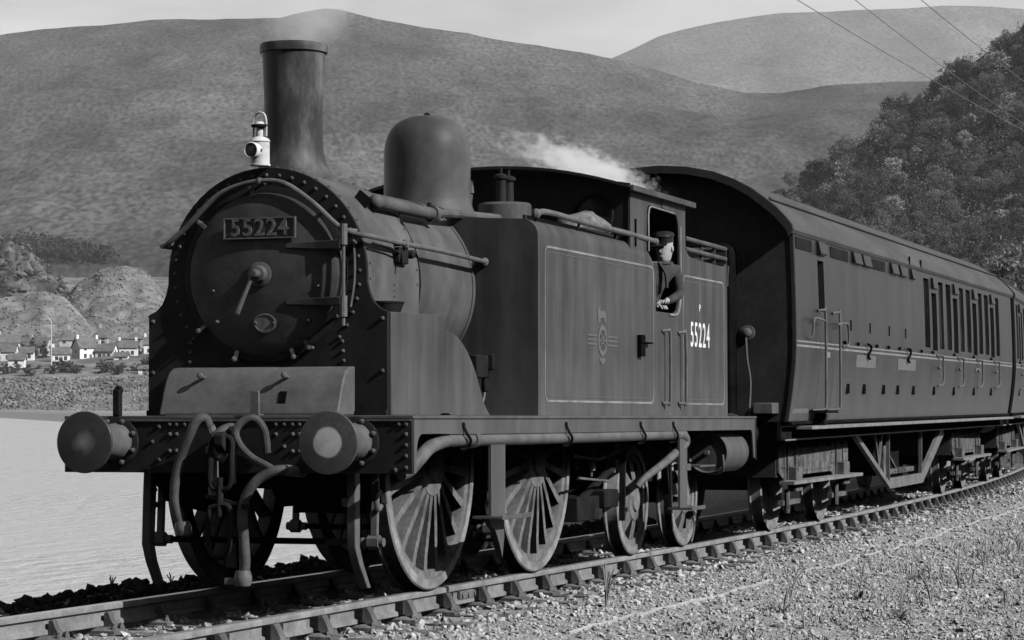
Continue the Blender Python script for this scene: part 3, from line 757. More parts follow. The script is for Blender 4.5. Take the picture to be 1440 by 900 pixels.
# --- pipe and clips under the valance
pp = [(.12, -1.13, .84), (.2, -1.16, .87), (.3, -1.19, .94), (.46, -1.2, 1.01), (.7, -1.21, 1.05), (1.0, -1.21, 1.058), (3.5, -1.21, 1.058), (6.4, -1.21, 1.062), (6.62, -1.21, 1.055), (6.74, -1.21, 1.03), (6.76, -1.21, .985), (6.66, -1.2, .94), (6.25, -1.17, .82), (5.9, -1.1, .7), (5.8, -1.05, .62)]
pth_ = smoothpath(pp, 5)
ppo = MB().tube(pth_, [.047] * 45 + [.047 - .02 * k / (len(pth_) - 45) for k in range(len(pth_) - 45)], 12).lathe([(.058, 1.22), (.058, 1.3)], (0, -1.21, 1.058), 'x', 12).build('side_pipe', 'pipe_grey', loco)
for x in (.95, 3.2, 5.2, 6.2):
    cl = MB().tube(smoothpath([(x, -1.254, 1.16), (x + .02, -1.275, 1.1), (x + .1, -1.275, 1.05), (x + .12, -1.24, 1.0), (x + .1, -1.2, .995)], 3), .011, 6).ball((x, -1.256, 1.16), .018)
    cl.build('pipe_clip', 'dark_iron', ppo)
# --- steps
def step(x, w, zt, treads):
    o = MB().box(x - w, x + w, -1.235, -1.215, zt, 1.09).build('step_plate', 'tank_paint', loco)
    for z, x0, x1 in treads:
        MB().box(x0, x1, -1.34, -1.12, z, z + .02).box(x0, x1, -1.345, -1.335, z - .004, z + .03).build('step_tread', 'tank_paint', o, bevel=.003)
    return o
so = step(1.72, .15, .52, [(.5, 1.5, 2.12)])
MB().prism([(1.55, .5), (1.86, .5), (1.86, .36), (1.82, .22), (1.76, .32), (1.68, .41), (1.58, .46)], 'y', -1.23, -1.19).build('step_bracket', 'tank_paint', so)
so = step(6.62, .12, .4, [(.4, 6.5, 6.95)])
MB().box(6.7, 6.85, -1.24, -1.12, .74, .8).build('step_tread', 'tank_paint', so, bevel=.003)
MB().lathe([(.04, 6.86), (.04, 6.95)], (0, -1.22, .34), 'x', 10).tube(smoothpath([(6.95, -1.22, .33), (7.03, -1.22, .26), (6.98, -1.22, .16), (6.92, -1.22, .1)], 4), .008, 6).build('chain', 'pipe_grey', so)
# --- air reservoir
ro = MB().lathe([(.175, 8.22), (.19, 8.2), (.19, 9.05), (.16, 9.1), (0, 9.12)], (0, -1.03, .88), 'x', 40).build('air_reservoir', 'tank_paint', loco)
MB().lathe([(.178, 8.225), (.0, 8.225)], (0, -1.03, .88), 'x', 32, caps=False).build('reservoir_end', 'grime_black', ro)
MB().lathe([(.022, 8.16), (.022, 8.22)], (0, -1.03, .88), 'x', 8).build('drain_cock', 'pipe_grey', ro)
MB().tube(smoothpath([(8.12, -1.2, .86), (8.14, -1.2, .76), (8.2, -1.17, .705), (8.3, -1.1, .688), (8.4, -1.0, .685)], 4), .013, 8).build('reservoir_strap', 'pipe_grey', ro)
MB().box(7.3, 7.85, -1.2, -.9, .76, .775).build('bracket', 'tank_paint', loco)

# --- wheels: meshes shared by every wheel of a kind
def wheel_meshes(r, ns, hub, tag_, sw):
    ri = r - .075
    tyre = MB().lathe([(ri, -.068), (r - .012, -.068), (r - .002, -.058), (r, .02), (r + .004, .034), (r + .028, .042), (r + .03, .055), (r + .018, .066), (ri, .066), (ri, -.068)], (0, 0, 0), 'y', 72, caps=False).mesh('tyre', 'tyre_steel')
    rim_ = MB().lathe([(ri - .06, -.04), (ri - .055, -.05), (ri, -.052), (ri, .05), (ri - .055, .05), (ri - .06, -.04)], (0, 0, 0), 'y', 72, caps=False).mesh('rim', 'wheel_grey')
    boss = MB().lathe([(0, -.1), (hub * .5, -.1), (hub * .55, -.085), (hub * .92, -.08), (hub, -.06), (hub, .07), (0, .08)], (0, 0, 0), 'y', 32).mesh('hub', 'wheel_grey')
    r0, r1 = hub * .9, ri - .045
    spk = MB().loft([[(-a, -d, q), (a, -d, q), (a * .6, d, q), (-a * .6, d, q)] for q, a, d in ((r0, sw * .9, .075), (r0 + (r1 - r0) * .3, sw * .95, .065), (r0 + (r1 - r0) * .8, sw, .045), (r1, sw * 1.25, .045))]).mesh('spoke', 'wheel_grey')
    return tyre, rim_, boss, spk, ns
def wheel(name, ms, x, s, r, ph=0):
    tyre, rim_, boss, spk, ns = ms
    w = link(name, tyre, loco, (x, s * .75, r), (0, R(ph), 0 if s < 0 else PI))
    link('rim', rim_, w); link('hub', boss, w)
    for k in range(ns): link('spoke', spk, w, rot=(0, 2 * PI * k / ns, 0))
    return w
drv = wheel_meshes(.876, 20, .235, 'driving', .026)
trl = wheel_meshes(.483, 8, .19, 'trailing', .06)
XW = (1.5, 3.786, 6.47, 8.15)
for s in (-1, 1):
    for i, x in enumerate(XW[:2]):
        wheel('driving_wheel', drv, x, s, .876, 5 + 4 * i)
    for i, x in enumerate(XW[2:]):
        wheel('trailing_wheel', trl, x, s, .483, 11 * i)
    # coupling rod with bosses
    cr = MB().bar((1.42, s * .9, 1.13), (3.86, s * .9, 1.13), .05, .09)
    cr.build('coupling_rod', 'grime_black', loco, bevel=.006)
    for x in XW[:2]:
        MB().lathe([(.0, -.05), (.1, -.05), (.11, -.04), (.11, .04), (0, .05)], (x, s * .9, 1.13), 'y', 20).build('rod_boss', 'grime_black', loco)
for x in XW[:2]:
    MB().lathe([(.09, -.68), (.09, .68)], (x, 0, .876), 'y', 16).build('axle', 'grime_black', loco)
for x in XW[2:]:
    MB().lathe([(.075, -.68), (.075, .68)], (x, 0, .483), 'y', 16).build('axle', 'grime_black', loco)
# --- brake gear ahead of the driving wheels
for s in (-1, 1):
    for x in (.52, 2.8):
        bh = MB().bar((x + .02, s * .79, 1.0), (x - .02, s * .79, .36), .05, .035, (1, 0, 0))
        bo = bh.build('brake_hanger', 'pipe_grey', loco, bevel=.006)
        cx = 1.5 if x < 2 else 3.786
        q = [(cx + .885 * math.cos(R(a)), .876 + .885 * math.sin(R(a))) for a in range(166, 197, 5)] + [(cx + .97 * math.cos(R(a)), .876 + .97 * math.sin(R(a))) for a in range(194, 168, -6)]
        MB().prism(q, 'y', s * .70, s * .82).build('brake_block', 'dark_iron', bo)
        MB().lathe([(.03, -.86 if s < 0 else .7), (.03, -.7 if s < 0 else .86)], (x - .02, 0, .38), 'y', 10).lathe([(.05, -.83 if s < 0 else .75), (.05, -.75 if s < 0 else .83)], (x - .02, 0, .38), 'y', 6).build('brake_pin', 'pipe_grey', bo)
        MB().tube(smoothpath([(x + .0, s * .83, .62), (x - .06, s * .83, .6), (x - .08, s * .83, .68), (x - .02, s * .83, .72)], 4), .018, 8).build('hanger_link', 'pipe_grey', bo)
for x in (.5, 2.78):
    MB().bar((x, -.7, .38), (x, .7, .38), .05, .04).build('brake_beam', 'grime_black', loco)
MB().bar((.6, -.95, .92), (1.3, -.97, 1.0), .05, .06).bar((1.3, -.97, 1.0), (1.75, -.97, 1.0), .05, .06).build('reach_rod', 'wheel_grey', loco)
# --- trailing bogie frame, axleboxes, springs
for s in (-1, 1):
    fr = [(5.95, .72), (6.2, .95), (8.5, .95), (8.75, .72), (8.7, .55), (8.4, .62), (8.35, .35), (7.95, .35), (7.9, .62), (6.72, .62), (6.67, .35), (6.27, .35), (6.22, .62), (6.0, .55)]
    o = MB().prism(fr, 'y', s * .6, s * .64).build('bogie_frame', 'dark_iron', loco, bevel=.005)
    MB().bar((5.75, s * .93, .33), (5.78, s * .93, 1.0), .05, .03).build('brake_hanger', 'dark_iron', o)
    MB().bar((7.2, s * .93, .34), (7.16, s * .93, .96), .07, .05, (1, 0, 0)).bar((7.28, s * .92, .2), (7.1, s * .92, .8), .06, .04, (1, 0, 0)).build('brake_hanger', 'dark_iron', o)
MB().box(5.35, 5.75, -.9, -.72, .45, .6).bar((4.75, -.86, .52), (5.75, -.86, .8), .05, .05).box(4.6, 5.2, -.9, -.62, .36, .56).build('bogie_step', 'dark_iron', loco, bevel=.01)
# spring hangers and pipes glinting in the dark under the plate
for k, (x, z) in enumerate(((2.35, .98), (2.55, .9), (4.55, .94), (4.7, .86), (5.1, .8), (5.6, .92), (5.75, .82))):
    MB().lathe([(.035, -.03), (.035, .03), (.015, .05)], (x, -.86, z), 'z', 8).tube([(x, -.86, z - .08), (x, -.86, z + .15)], .012, 6).build('spring_hanger', 'bogie_iron', loco)
MB().tube([(4.3, -.95, .9), (5.0, -.95, .86), (5.9, -.95, .95)], .014, 6).tube([(4.4, -.97, .72), (5.2, -.97, .68)], .012, 6).build('small_pipe', 'bogie_iron', loco)
# rear platform details
MB().box(8.55, 8.8, -.95, -.75, ZF + .001, 1.38).prism([(8.8, ZF), (9.0, ZF), (8.85, 1.4), (8.8, 1.42)], 'y', -.9, -.8).build('rear_fitting', 'black_paint', loco, bevel=.01)

# ================================================================== loose things on the locomotive
lamp = empty('oil_lamp', TILT @ Vector((.47, .035, 2.915)), (0, 0, R(-8)))
tag(lamp, 'white oil headlamp standing on the smokebox in front of the chimney', 'lamp')
MB().lathe([(.072, 0), (.072, .012), (.066, .015), (.066, .16), (.072, .165), (.06, .185), (.03, .2)], n=20).build('lamp_body', 'lamp_white', lamp)
MB().lathe([(.03, .195), (.028, .26), (.04, .265), (.045, .28), (.03, .3), (.0, .305)], n=14).build('lamp_chimney', 'lamp_white', lamp)
MB().lathe([(.058, .265), (.06, .28), (.03, .285)], n=14).build('lamp_cowl', 'dark_iron', lamp)
lo_ = MB().lathe([(.05, -.05), (.056, -.11), (.05, -.115), (.045, -.1)], (0, 0, .1), 'x', 20, caps=False).build('lens_ring', 'white_paint', lamp)
MB().lathe([(.047, -.1), (.03, -.112), (0, -.115)], (0, 0, .1), 'x', 20).build('lens', 'lamp_glass', lo_)
MB().tube(smoothpath([(0, .05, .2), (0, .05, .3), (0, .035, .35), (0, 0, .365), (0, -.035, .35), (0, -.05, .3), (0, -.05, .2)], 4), .007, 6).build('lamp_handle', 'lamp_white', lamp)
MB().box(-.075, -.06, -.055, -.035, .09, .11).build('lamp_catch', 'dark_iron', lamp)
# canvas sack on the tank top
sk = MB()
for k in range(9):
    t = k / 8
sk.loft([[(4.35 + 1.0 * t + .01 * math.sin(7 * t), -.9 + .16 * wv * math.cos(a), ZT + .005 + .1 * wv * (1 + math.sin(a)) * (1 + .12 * math.sin(9 * t + 2 * a))) for a in [2 * PI * j / 14 for j in range(14)]] for t, wv in ((0, .3), (.08, .75), (.2, .95), (.35, 1.0), (.5, .92), (.65, 1.0), (.8, .85), (.93, .6), (1, .25))])
sko = sk.build('canvas_sack', 'canvas', None, smooth=60); sko.rotation_euler = (0, SLOPE, 0)
tag(sko, 'rolled canvas sack lying on the tank top before the cab', 'sack')

# ================================================================== the driver leaning from the cab doorway
def make_person():
    root = empty('person', TILT @ Vector((6.3, -.9, 1.361)))
    tag(root, 'man in dark jacket and shiny peaked cap leaning out of the locomotive cab doorway', 'person')
    # joints, relative to the feet
    J = {'pel': (.03, -.04, .84), 'bel': (.06, -.09, .97), 'che': (.11, -.17, 1.12), 'nb': (.13, -.2, 1.2), 'nk': (.125, -.205, 1.245),
         'sL': (.2, -.3, 1.14), 'eL': (.2, -.34, .92), 'wL': (.02, -.28, .86), 'hL': (-.03, -.265, .86),
         'sR': (.0, -.06, 1.15), 'eR': (-.06, -.12, .93), 'wR': (-.08, -.22, .83), 'hR': (-.09, -.25, .81),
         'hipL': (.1, -.09, .8), 'kL': (.07, -.03, .44), 'aL': (.1, .02, .09), 'tL': (.0, .0, .04),
         'hipR': (-.05, .02, .8), 'kR': (-.1, .05, .44), 'aR': (-.08, .12, .09), 'tR': (-.18, .12, .04)}
    rad = {'pel': (.14, .13), 'bel': (.135, .12), 'che': (.15, .125), 'nb': (.075, .07), 'nk': (.055, .055), 'sL': (.075, .07), 'eL': (.052, .05), 'wL': (.036, .034), 'hL': (.04, .024),
           'sR': (.075, .07), 'eR': (.052, .05), 'wR': (.036, .034), 'hR': (.04, .024), 'hipL': (.09, .09), 'kL': (.062, .062), 'aL': (.045, .045), 'tL': (.04, .04), 'hipR': (.09, .09), 'kR': (.062, .062), 'aR': (.045, .045), 'tR': (.04, .04)}
    E = [('pel', 'bel'), ('bel', 'che'), ('che', 'nb'), ('nb', 'nk'), ('che', 'sL'), ('sL', 'eL'), ('eL', 'wL'), ('wL', 'hL'), ('che', 'sR'), ('sR', 'eR'), ('eR', 'wR'), ('wR', 'hR'), ('pel', 'hipL'), ('hipL', 'kL'), ('kL', 'aL'), ('aL', 'tL'), ('pel', 'hipR'), ('hipR', 'kR'), ('kR', 'aR'), ('aR', 'tR')]
    k = list(J)
    me = bpy.data.meshes.new('skeleton')
    me.from_pydata([J[q] for q in k], [(k.index(a), k.index(b)) for a, b in E], [])
    ob = bpy.data.objects.new('skeleton', me); COL.objects.link(ob)
    ob.modifiers.new('skin', 'SKIN')
    for i, q in enumerate(k):
        sv_ = me.skin_vertices[0].data[i]; sv_.radius = rad[q]; sv_.use_root = (q == 'pel')
    sb = ob.modifiers.new('sub', 'SUBSURF'); sb.levels = 2; sb.render_levels = 2
    dg = bpy.context.evaluated_depsgraph_get()
    body = bpy.data.meshes.new_from_object(ob.evaluated_get(dg))
    bpy.data.objects.remove(ob)
    # head, hands' fingers: further lofts in the same mesh
    import bmesh
    yawf = math.atan2(.12, -.95)
    HM = Matrix.Translation((.115, -.225, 1.33)) @ Matrix.Rotation(yawf, 4, 'Z') @ Matrix.Rotation(R(8), 4, 'Y')
    hd = MB()
    # head rings: local +x is the face direction; (z, front, back, half width)
    rings = []
    for z, f_, b_, w in ((-.125, .045, .02, .03), (-.115, .075, .03, .045), (-.09, .09, .055, .056), (-.055, .092, .075, .064), (-.02, .09, .09, .071), (.02, .092, .098, .075), (.06, .09, .1, .076), (.095, .07, .085, .064), (.115, .04, .05, .038)):
        ring_ = []
        for j in range(16):
            a = 2 * PI * j / 16; c, s_ = math.cos(a), math.sin(a)
            x = (f_ if c > 0 else b_) * c
            if -.03 < z < .01 and j == 0: x += .008
            ring_.append((x, w * s_, z))
        rings.append(ring_)
    hd.loft(rings)
    hd.loft([[(.085, -.009, .02), (.085, .009, .02), (.088, .0, .024)], [(.11, -.013, -.022), (.11, .013, -.022), (.118, 0, -.014)], [(.088, -.011, -.034), (.088, .011, -.034), (.098, 0, -.034)]])
    for s in (-1, 1):
        hd.ball((-.005, s * .076, -.005), .024, 8, 5, (.75, .45, 1.25))
        hd.ball((.082, s * .03, .022), .011, 6, 4)
    hd.box(.08, .094, -.022, .022, -.066, -.056)
    hv = [HM @ Vector(p) for p in hd.v]
    # hands: five fingers each, curled over the edge they rest on
    fn = MB()
    for hx, hy, hz, dx, dy in ((-.03, -.265, .86, -1, .1), (-.09, -.25, .81, -.6, -.8)):
        d = Vector((dx, dy, 0)).normalized(); sd_ = Vector((-d.y, d.x, 0))
        for q, (off, ln_) in enumerate(((-.03, .06), (-.01, .072), (.01, .068), (.03, .055))):
            b0 = Vector((hx, hy, hz)) + sd_ * off
            fn.tube([b0, b0 + d * ln_ * .6 + Vector((0, 0, .004)), b0 + d * ln_ + Vector((0, 0, -.022))], [.0095, .009, .0075], 6)
        t0 = Vector((hx, hy, hz)) - sd_ * .035 - d * .02
        fn.tube([t0, t0 - sd_ * .02 + d * .03, t0 - sd_ * .022 + d * .055], [.011, .01, .008], 6)
    body.materials.append(M['cloth_dark']); body.materials.append(M['skin'])
    b = bmesh.new(); b.from_mesh(body)
    for f in b.faces: f.material_index = 0
    for f in b.faces:
        c = f.calc_center_median()
        if c.z > 1.205: f.material_index = 1
        for q in ('hL', 'hR'):
            if (c - Vector(J[q])).length < .05: f.material_index = 1
    for src in (hv, [Vector(p) for p in fn.v]):
        fl = hd.f if src is hv else fn.f
        vv = [b.verts.new(p) for p in src]
        for f in fl:
            try: nf = b.faces.new([vv[i] for i in f]); nf.material_index = 1
            except ValueError: pass
    bmesh.ops.recalc_face_normals(b, faces=b.faces)
    b.to_mesh(body); b.free()
    body.polygons.foreach_set('use_smooth', [True] * len(body.polygons))
    bo = link('body', body, root)
    cap = MB()
    cr = []
    for z, f_, b_, w in ((.055, .1, .108, .083), (.09, .1, .108, .083), (.11, .112, .118, .095), (.135, .1, .1, .085), (.15, .05, .05, .045)):
        cr.append([((f_ if math.cos(a) > 0 else b_) * math.cos(a), w * math.sin(a), z) for a in [2 * PI * j / 20 for j in range(20)]])
    cap.loft(cr)
    cap.loft([[(.075, y, .058), (.155 - 5 * y * y, y, .035), (.155 - 5 * y * y, y, .03), (.075, y, .05)] for y in np.linspace(-.07, .07, 9).tolist()])
    cap.v = [tuple(HM @ Vector(p)) for p in cap.v]
    cap.build('cap', 'cap_black', root, smooth=50)
    jk = MB()   # collar and lapel edge over the jacket
    for pts in ([(.03, -.2, 1.2), (.09, -.275, 1.195), (.17, -.28, 1.2), (.21, -.22, 1.22)], [(.03, -.2, 1.2), (.0, -.27, 1.1), (.0, -.28, .98)]):
        jk.tube(smoothpath(pts, 4), .016, 6)
    jk.build('jacket_collar', 'cloth_dark', root)
    return root
make_person()

# ================================================================== track line
S0, RAD = 12.5, 290.0
def track(s):
    """centre of the line at distance s: x, y, z of the rail head, heading"""
    d = max(s - S0, 0.0)
    th = d / RAD
    x = (S0 if s > S0 else s) + (RAD * math.sin(th) if s > S0 else 0)
    y = RAD * (1 - math.cos(th))
    z = -SLOPE * s if s < 8 else -SLOPE * (8 + 3.2 * (1 - math.exp(-(s - 8) / 3.2)))
    return x, y, z, th
def at(s, off, dz):
    x, y, z, th = track(s)
    return (x - off * math.sin(th), y + off * math.cos(th), z + dz)

# ================================================================== COACHES
PROF = [(1.29, 1.17), (1.31, 1.3), (1.34, 1.5), (1.365, 1.72), (1.378, 1.92), (1.378, 2.06), (1.376, 2.3), (1.37, 2.55), (1.362, 2.8), (1.357, 2.96), (1.353, 3.06), (1.35, 3.12)]
ROOF = [(1.385, 3.10), (1.375, 3.15), (1.31, 3.23), (1.22, 3.325), (1.1, 3.42), (.95, 3.53), (.78, 3.62), (.57, 3.70), (.3, 3.755), (0, 3.775)]
def prof_y(z):
    for (y0, z0), (y1, z1) in zip(PROF, PROF[1:]):
        if z <= z1: return y0 + (y1 - y0) * (z - z0) / (z1 - z0)
    return PROF[-1][0]
def make_coach(label, s_front, s_b1, s_b2, van, length=17.3):
    x1, y1, z1, _ = track(s_b1); x2, y2, z2, _ = track(s_b2)
    hd_ = math.atan2(y2 - y1, x2 - x1); pt = math.atan2(z2 - z1, x2 - x1)
    ox, oy = x1 - (s_b1 - s_front) * math.cos(hd_), y1 - (s_b1 - s_front) * math.sin(hd_)
    root = empty('railway_coach', (ox, oy, z1 - (s_b1 - s_front) * math.tan(pt)), (0, -pt, hd_))
    tag(root, label, 'railway coach')
    wins = []                                     # (x0, x1, z0, z1, kind)
    if van:
        wins.append((1.22, 1.55, 2.32, 2.86, 'drop'))
        comp = [8.28 + 1.93 * k for k in range(4)]
    else:
        comp = [.45 + 1.98 * k for k in range(8)]
    for c in comp:
        wins += [(c, c + .44, 2.08, 2.99, 'quarter'), (c + .64, c + 1.06, 2.05, 2.82, 'drop'), (c + 1.26, c + 1.68, 2.08, 2.99, 'quarter')]
    for s in (-1, 1):
        xs = sorted({0.0, length} | {w[0] for w in wins} | {w[1] for w in wins} | {2.0, 4.0, 6.0, 8.0})
        zs = sorted({z for _, z in PROF} | {w[2] for w in wins} | {w[3] for w in wins})
        V, F = [], []
        for x in xs:
            for z in zs: V.append((x, s * prof_y(z), z))
        nz = len(zs)
        for i in range(len(xs) - 1):
            for j in range(nz - 1):
                xm, zm = (xs[i] + xs[i + 1]) / 2, (zs[j] + zs[j + 1]) / 2
                if any(w[0] < xm < w[1] and w[2] < zm < w[3] for w in wins): continue
                F.append((i * nz + j, (i + 1) * nz + j, (i + 1) * nz + j + 1, i * nz + j + 1))
        b = MB(); b.v, b.f = V, F
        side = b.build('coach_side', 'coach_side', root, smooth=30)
        for (a, c, z0, z1_, kd) in wins:
            y0, y1_ = prof_y(z0), prof_y(z1_)
            ins = .035 if kd == 'quarter' else .06
            fr = MB()
            # reveal
            o = [(a, s * y0, z0), (c, s * y0, z0), (c, s * y1_, z1_), (a, s * y1_, z1_)]
            g = [(p[0], p[1] - s * ins, p[2]) for p in o]
            fr.add(o + g, [(0, 1, 5, 4), (1, 2, 6, 5), (2, 3, 7, 6), (3, 0, 4, 7)])
            w = fr.build('window', 'coach_end' if kd == 'quarter' else 'coach_side', root, smooth=0)
            pn = MB().add([(p[0], p[1] - s * .004, p[2]) for p in g], [(0, 1, 2, 3)])
            pn.build('pane', 'window_glass', w, smooth=0)
            if kd == 'drop' and s < 0:
                zz = z1_ + .05
                yv = prof_y(zz)
                hood = MB().add([(a + .02, s * (yv + .01), zz), (c - .02, s * (yv + .01), zz), (c - .02, s * (yv + .04), zz + .01), (a + .02, s * (yv + .04), zz + .01), (a + .02, s * (yv + .005), zz + .15), (c - .02, s * (yv + .005), zz + .15), (c - .02, s * (yv + .02), zz + .15), (a + .02, s * (yv + .02), zz + .15)],
                                [(0, 1, 2, 3), (3, 2, 6, 7), (4, 7, 6, 5), (0, 3, 7, 4), (1, 5, 6, 2), (0, 4, 5, 1)])
                hood.build('vent_hood', 'coach_side', side, smooth=0)
        # paired waist lines
        for zc, wd in ((1.985, .008), (1.94, .011)):
            q = MB()
            q.add([(.02, s * (prof_y(zc) + .003), zc - wd), (length - .05, s * (prof_y(zc) + .003), zc - wd), (length - .05, s * (prof_y(zc) + .003), zc + wd), (.02, s * (prof_y(zc) + .003), zc + wd)], [(0, 1, 2, 3)])
            q.build('waist_line', 'coach_line', side, smooth=0)
        MB().box(0, length, s * 1.352 - .012, s * 1.352 + .012, 3.075, 3.1).build('cantrail', 'coach_end', side)
        if s > 0: continue
        if van:
            # blanked lights and open hoppers under the eaves
            for x0, x1_ in ((.12, .92), (1.95, 2.95), (4.28, 5.35)):
                MB().box(x0, x1_, -1.366, -1.35, 2.925, 3.045).build('vent_panel', 'vent_dark', side)
            for x0 in (1.2, 3.2, 3.8, 5.7, 6.35, 7.2):
                x1_ = x0 + (.4 if x0 < 2 else .46 if x0 < 7 else .3)
                yv = prof_y(2.9)
                hp_ = MB().box(x0, x1_, -yv - .02, -yv + .01, 2.925, 3.055)
                hp_.add([(x0, -yv - .005, 2.93), (x1_, -yv - .005, 2.93), (x1_, -yv - .05, 2.93), (x0, -yv - .05, 2.93), (x0, -yv - .02, 3.055), (x1_, -yv - .02, 3.055)], [(0, 1, 2, 3), (3, 2, 5, 4), (0, 3, 4), (1, 5, 2)])
                hp_.build('vent_hood', 'coach_side', side, smooth=0)
            for x0, x1_ in ((3.35, 4.6), (6.15, 7.5)):
                MB().add([(x0, -prof_y(1.76) - .003, 1.76), (x1_, -prof_y(1.76) - .003, 1.76), (x1_, -prof_y(1.9) - .003, 1.9), (x0, -prof_y(1.9) - .003, 1.9)], [(0, 1, 2, 3)]).build('label_patch', 'coach_patch', side, smooth=0)
                MB().tube(smoothpath([(x0 + .6, -1.4, 2.03), (x0 + .7, -1.42, 2.0), (x0 + .66, -1.42, 1.95), (x0 + .62, -1.4, 1.9), (x0 + .72, -1.4, 1.86)], 3), .016, 6).build('door_handle', 'grime_black', side)
            MB().add([(1.62, -1.3785, 1.84), (1.8, -1.3785, 1.84), (1.8, -1.3785, 1.9), (1.62, -1.3785, 1.9)], [(0, 1, 2, 3)]).build('label_patch', 'coach_line', side, smooth=0)
            MB().add([(.14, -prof_y(1.25) - .003, 1.25), (.95, -prof_y(1.25) - .003, 1.25), (.95, -prof_y(1.3) - .003, 1.3), (.14, -prof_y(1.3) - .003, 1.3)], [(0, 1, 2, 3)]).build('lettering_patch', 'coach_patch', side, smooth=0)
            for xx in (1.22, 2.02):
                MB().tube(smoothpath([(xx - .12, -1.385, 2.32), (xx, -1.43, 2.33), (xx + .03, -1.44, 2.27), (xx + .03, -1.44, 1.4), (xx + .0, -1.42, 1.29), (xx - .12, -1.32, 1.28)], 4), .014, 8).build('grab_rail', 'pipe_grey', side)
            for pts in ([(.6, -1.385, 2.02), (.62, -1.43, 2.06), (.65, -1.44, 2.22), (.9, -1.44, 2.23), (1.22, -1.44, 2.22)], [(1.9, -1.44, 2.2), (2.3, -1.44, 2.22), (2.52, -1.44, 2.2), (2.55, -1.44, 2.0), (2.45, -1.385, 1.98)]):
                MB().tube(smoothpath(pts, 4), .013, 6).build('grab_rail', 'pipe_grey', side)
            MB().box(1.0, 1.6, -1.5, -1.29, 1.25, 1.28).box(1.35, 1.45, -1.4, -1.29, 1.1, 1.25).build('door_step', 'underframe', side)
            for x0 in (3.0, 4.2, 5.5, 6.7):
                MB().box(x0, x0 + .03, -1.386, -1.37, 2.16, 2.28).build('hinge', 'grime_black', side)
            for x0 in (2.6, 3.4, 4.6, 5.4, 6.2, 7.0, 7.9):
                MB().ball((x0, -1.39, 2.02), .022).build('door_stop', 'grime_black', side)
            x_ = 8.2
        for x0 in ([2.9, 3.9, 5.2, 6.2, 7.4, 9.1, 10.9, 12.9, 14.8] if van else [c + .85 for c in comp]):
            MB().box(x0, x0 + .16, -prof_y(1.5) - .012, -prof_y(1.5) + .01, 1.46, 1.57).build('foot_hole', 'dark_void', side)
        for c in comp:
            MB().tube(smoothpath([(c + .9, -1.385, 1.985), (c + 1.12, -1.43, 1.98), (c + 1.2, -1.43, 1.93), (c + 1.2, -1.43, 1.62), (c + 1.1, -1.37, 1.58)], 3), .014, 6).ball((c + .95, -1.41, 1.82), .025).build('door_handle', 'pipe_grey', side)
            MB().ball((c + .55, -1.39, 2.02), .022).build('door_stop', 'grime_black', side)
        MB().add([(13.0, -1.3785, 1.8), (13.5, -1.3785, 1.8), (13.5, -1.3785, 1.86), (13.0, -1.3785, 1.86)], [(0, 1, 2, 3)]).build('lettering_patch', 'coach_patch', side, smooth=0) if van else None
    # interior partition so the windows are dark, floor, ends, roof
    MB().box(.05, length - .05, -1.25, 1.25, 1.16, 1.2).build('floor', 'underframe', root)
    MB().box(.1, length - .1, -.3, -.28, 1.2, 3.1).build('corridor_partition', 'underframe', root)
    endp = [(y, z) for y, z in PROF] + [(y, z) for y, z in ROOF[2:]]
    poly = [(-y, z) for y, z in endp] + [(y, z) for y, z in endp[::-1][1:]]
    for x0, x1_ in ((.0, .03), (length - .03, length)):
        eo = MB().prism(poly, 'x', x0, x1_).build('coach_end', 'coach_end', root)
    MB().prism([(-y - .004, z) for y, z in PROF] + [(-y + .03, z) for y, z in PROF[::-1]], 'x', -.012, .035).build('corner_pillar', 'coach_end', root)
    rp = [(-y, z) for y, z in ROOF] + [(y, z) for y, z in ROOF[::-1][1:]]
    rin = [(y * .985, z - .035) for y, z in rp]
    rg = []
    for x in (-.16, length + .12):
        rg.append([(x, y, z) for y, z in rp] + [(x, y, z) for y, z in rin[::-1]])
    ro_ = MB().loft(rg).build('coach_roof', 'coach_roof', root, smooth=28)
    lip = MB().loft([[(x, y * k, 3.1 + (z - 3.1) * k2) for y, z in rp] + [(x, y * .97, z - .07) for y, z in rp[::-1]] for x, k, k2 in ((-.19, 1.005, 1.008), (-.15, 1.008, 1.012))])
    lip.build('roof_lip', 'coach_end', ro_, smooth=28)
    for s in (-1, 1):
        MB().tube([(.0, s * 1.12, 3.43), (length, s * 1.12, 3.43)], .014, 6).build('rain_strip', 'coach_roof', ro_)
    for k in range(8):
        xx = 1.2 + k * 2.1
        MB().lathe([(.09, 3.74), (.1, 3.82), (.02, 3.86)], (xx, .25, 0), 'z', 12).build('roof_ventilator', 'coach_roof', ro_)
    for xx in (7.0, 7.9):
        MB().box(xx, xx + .04, -1.392, -1.372, 3.1, 3.2).build('roof_clip', 'grime_black', ro_)
    # gangway and end fittings
    gw = rrect(-.78, .78, 1.15, 2.97, .1, 4)
    go = MB().prism(gw, 'x', -.28, -.001).build('gangway_bellows', 'grime_black', root, bevel=.02)
    MB().prism(rrect(-.74, .74, 1.2, 2.93, .08, 4), 'x', -.32, -.281).build('gangway_faceplate', 'coach_end', go)
    el_ = MB().lathe([(.078, -.001), (.078, -.03), (.05, -.035), (.045, -.1), (.03, -.11), (0, -.11)], (0, -.885, 2.07), 'x', 20).build('end_lamp', 'box_paint', root)
    MB().tube(smoothpath([(-.09, -.885, 2.02), (-.1, -.9, 1.8), (-.1, -.93, 1.6), (-.12, -.93, 1.4), (-.15, -.92, 1.2)], 4), .013, 6).build('end_cable', 'box_paint', root)
    bx = MB().box(-.3, -.001, -1.2, -1.0, 1.25, 1.36).build('end_box', 'box_paint', root, bevel=.008)
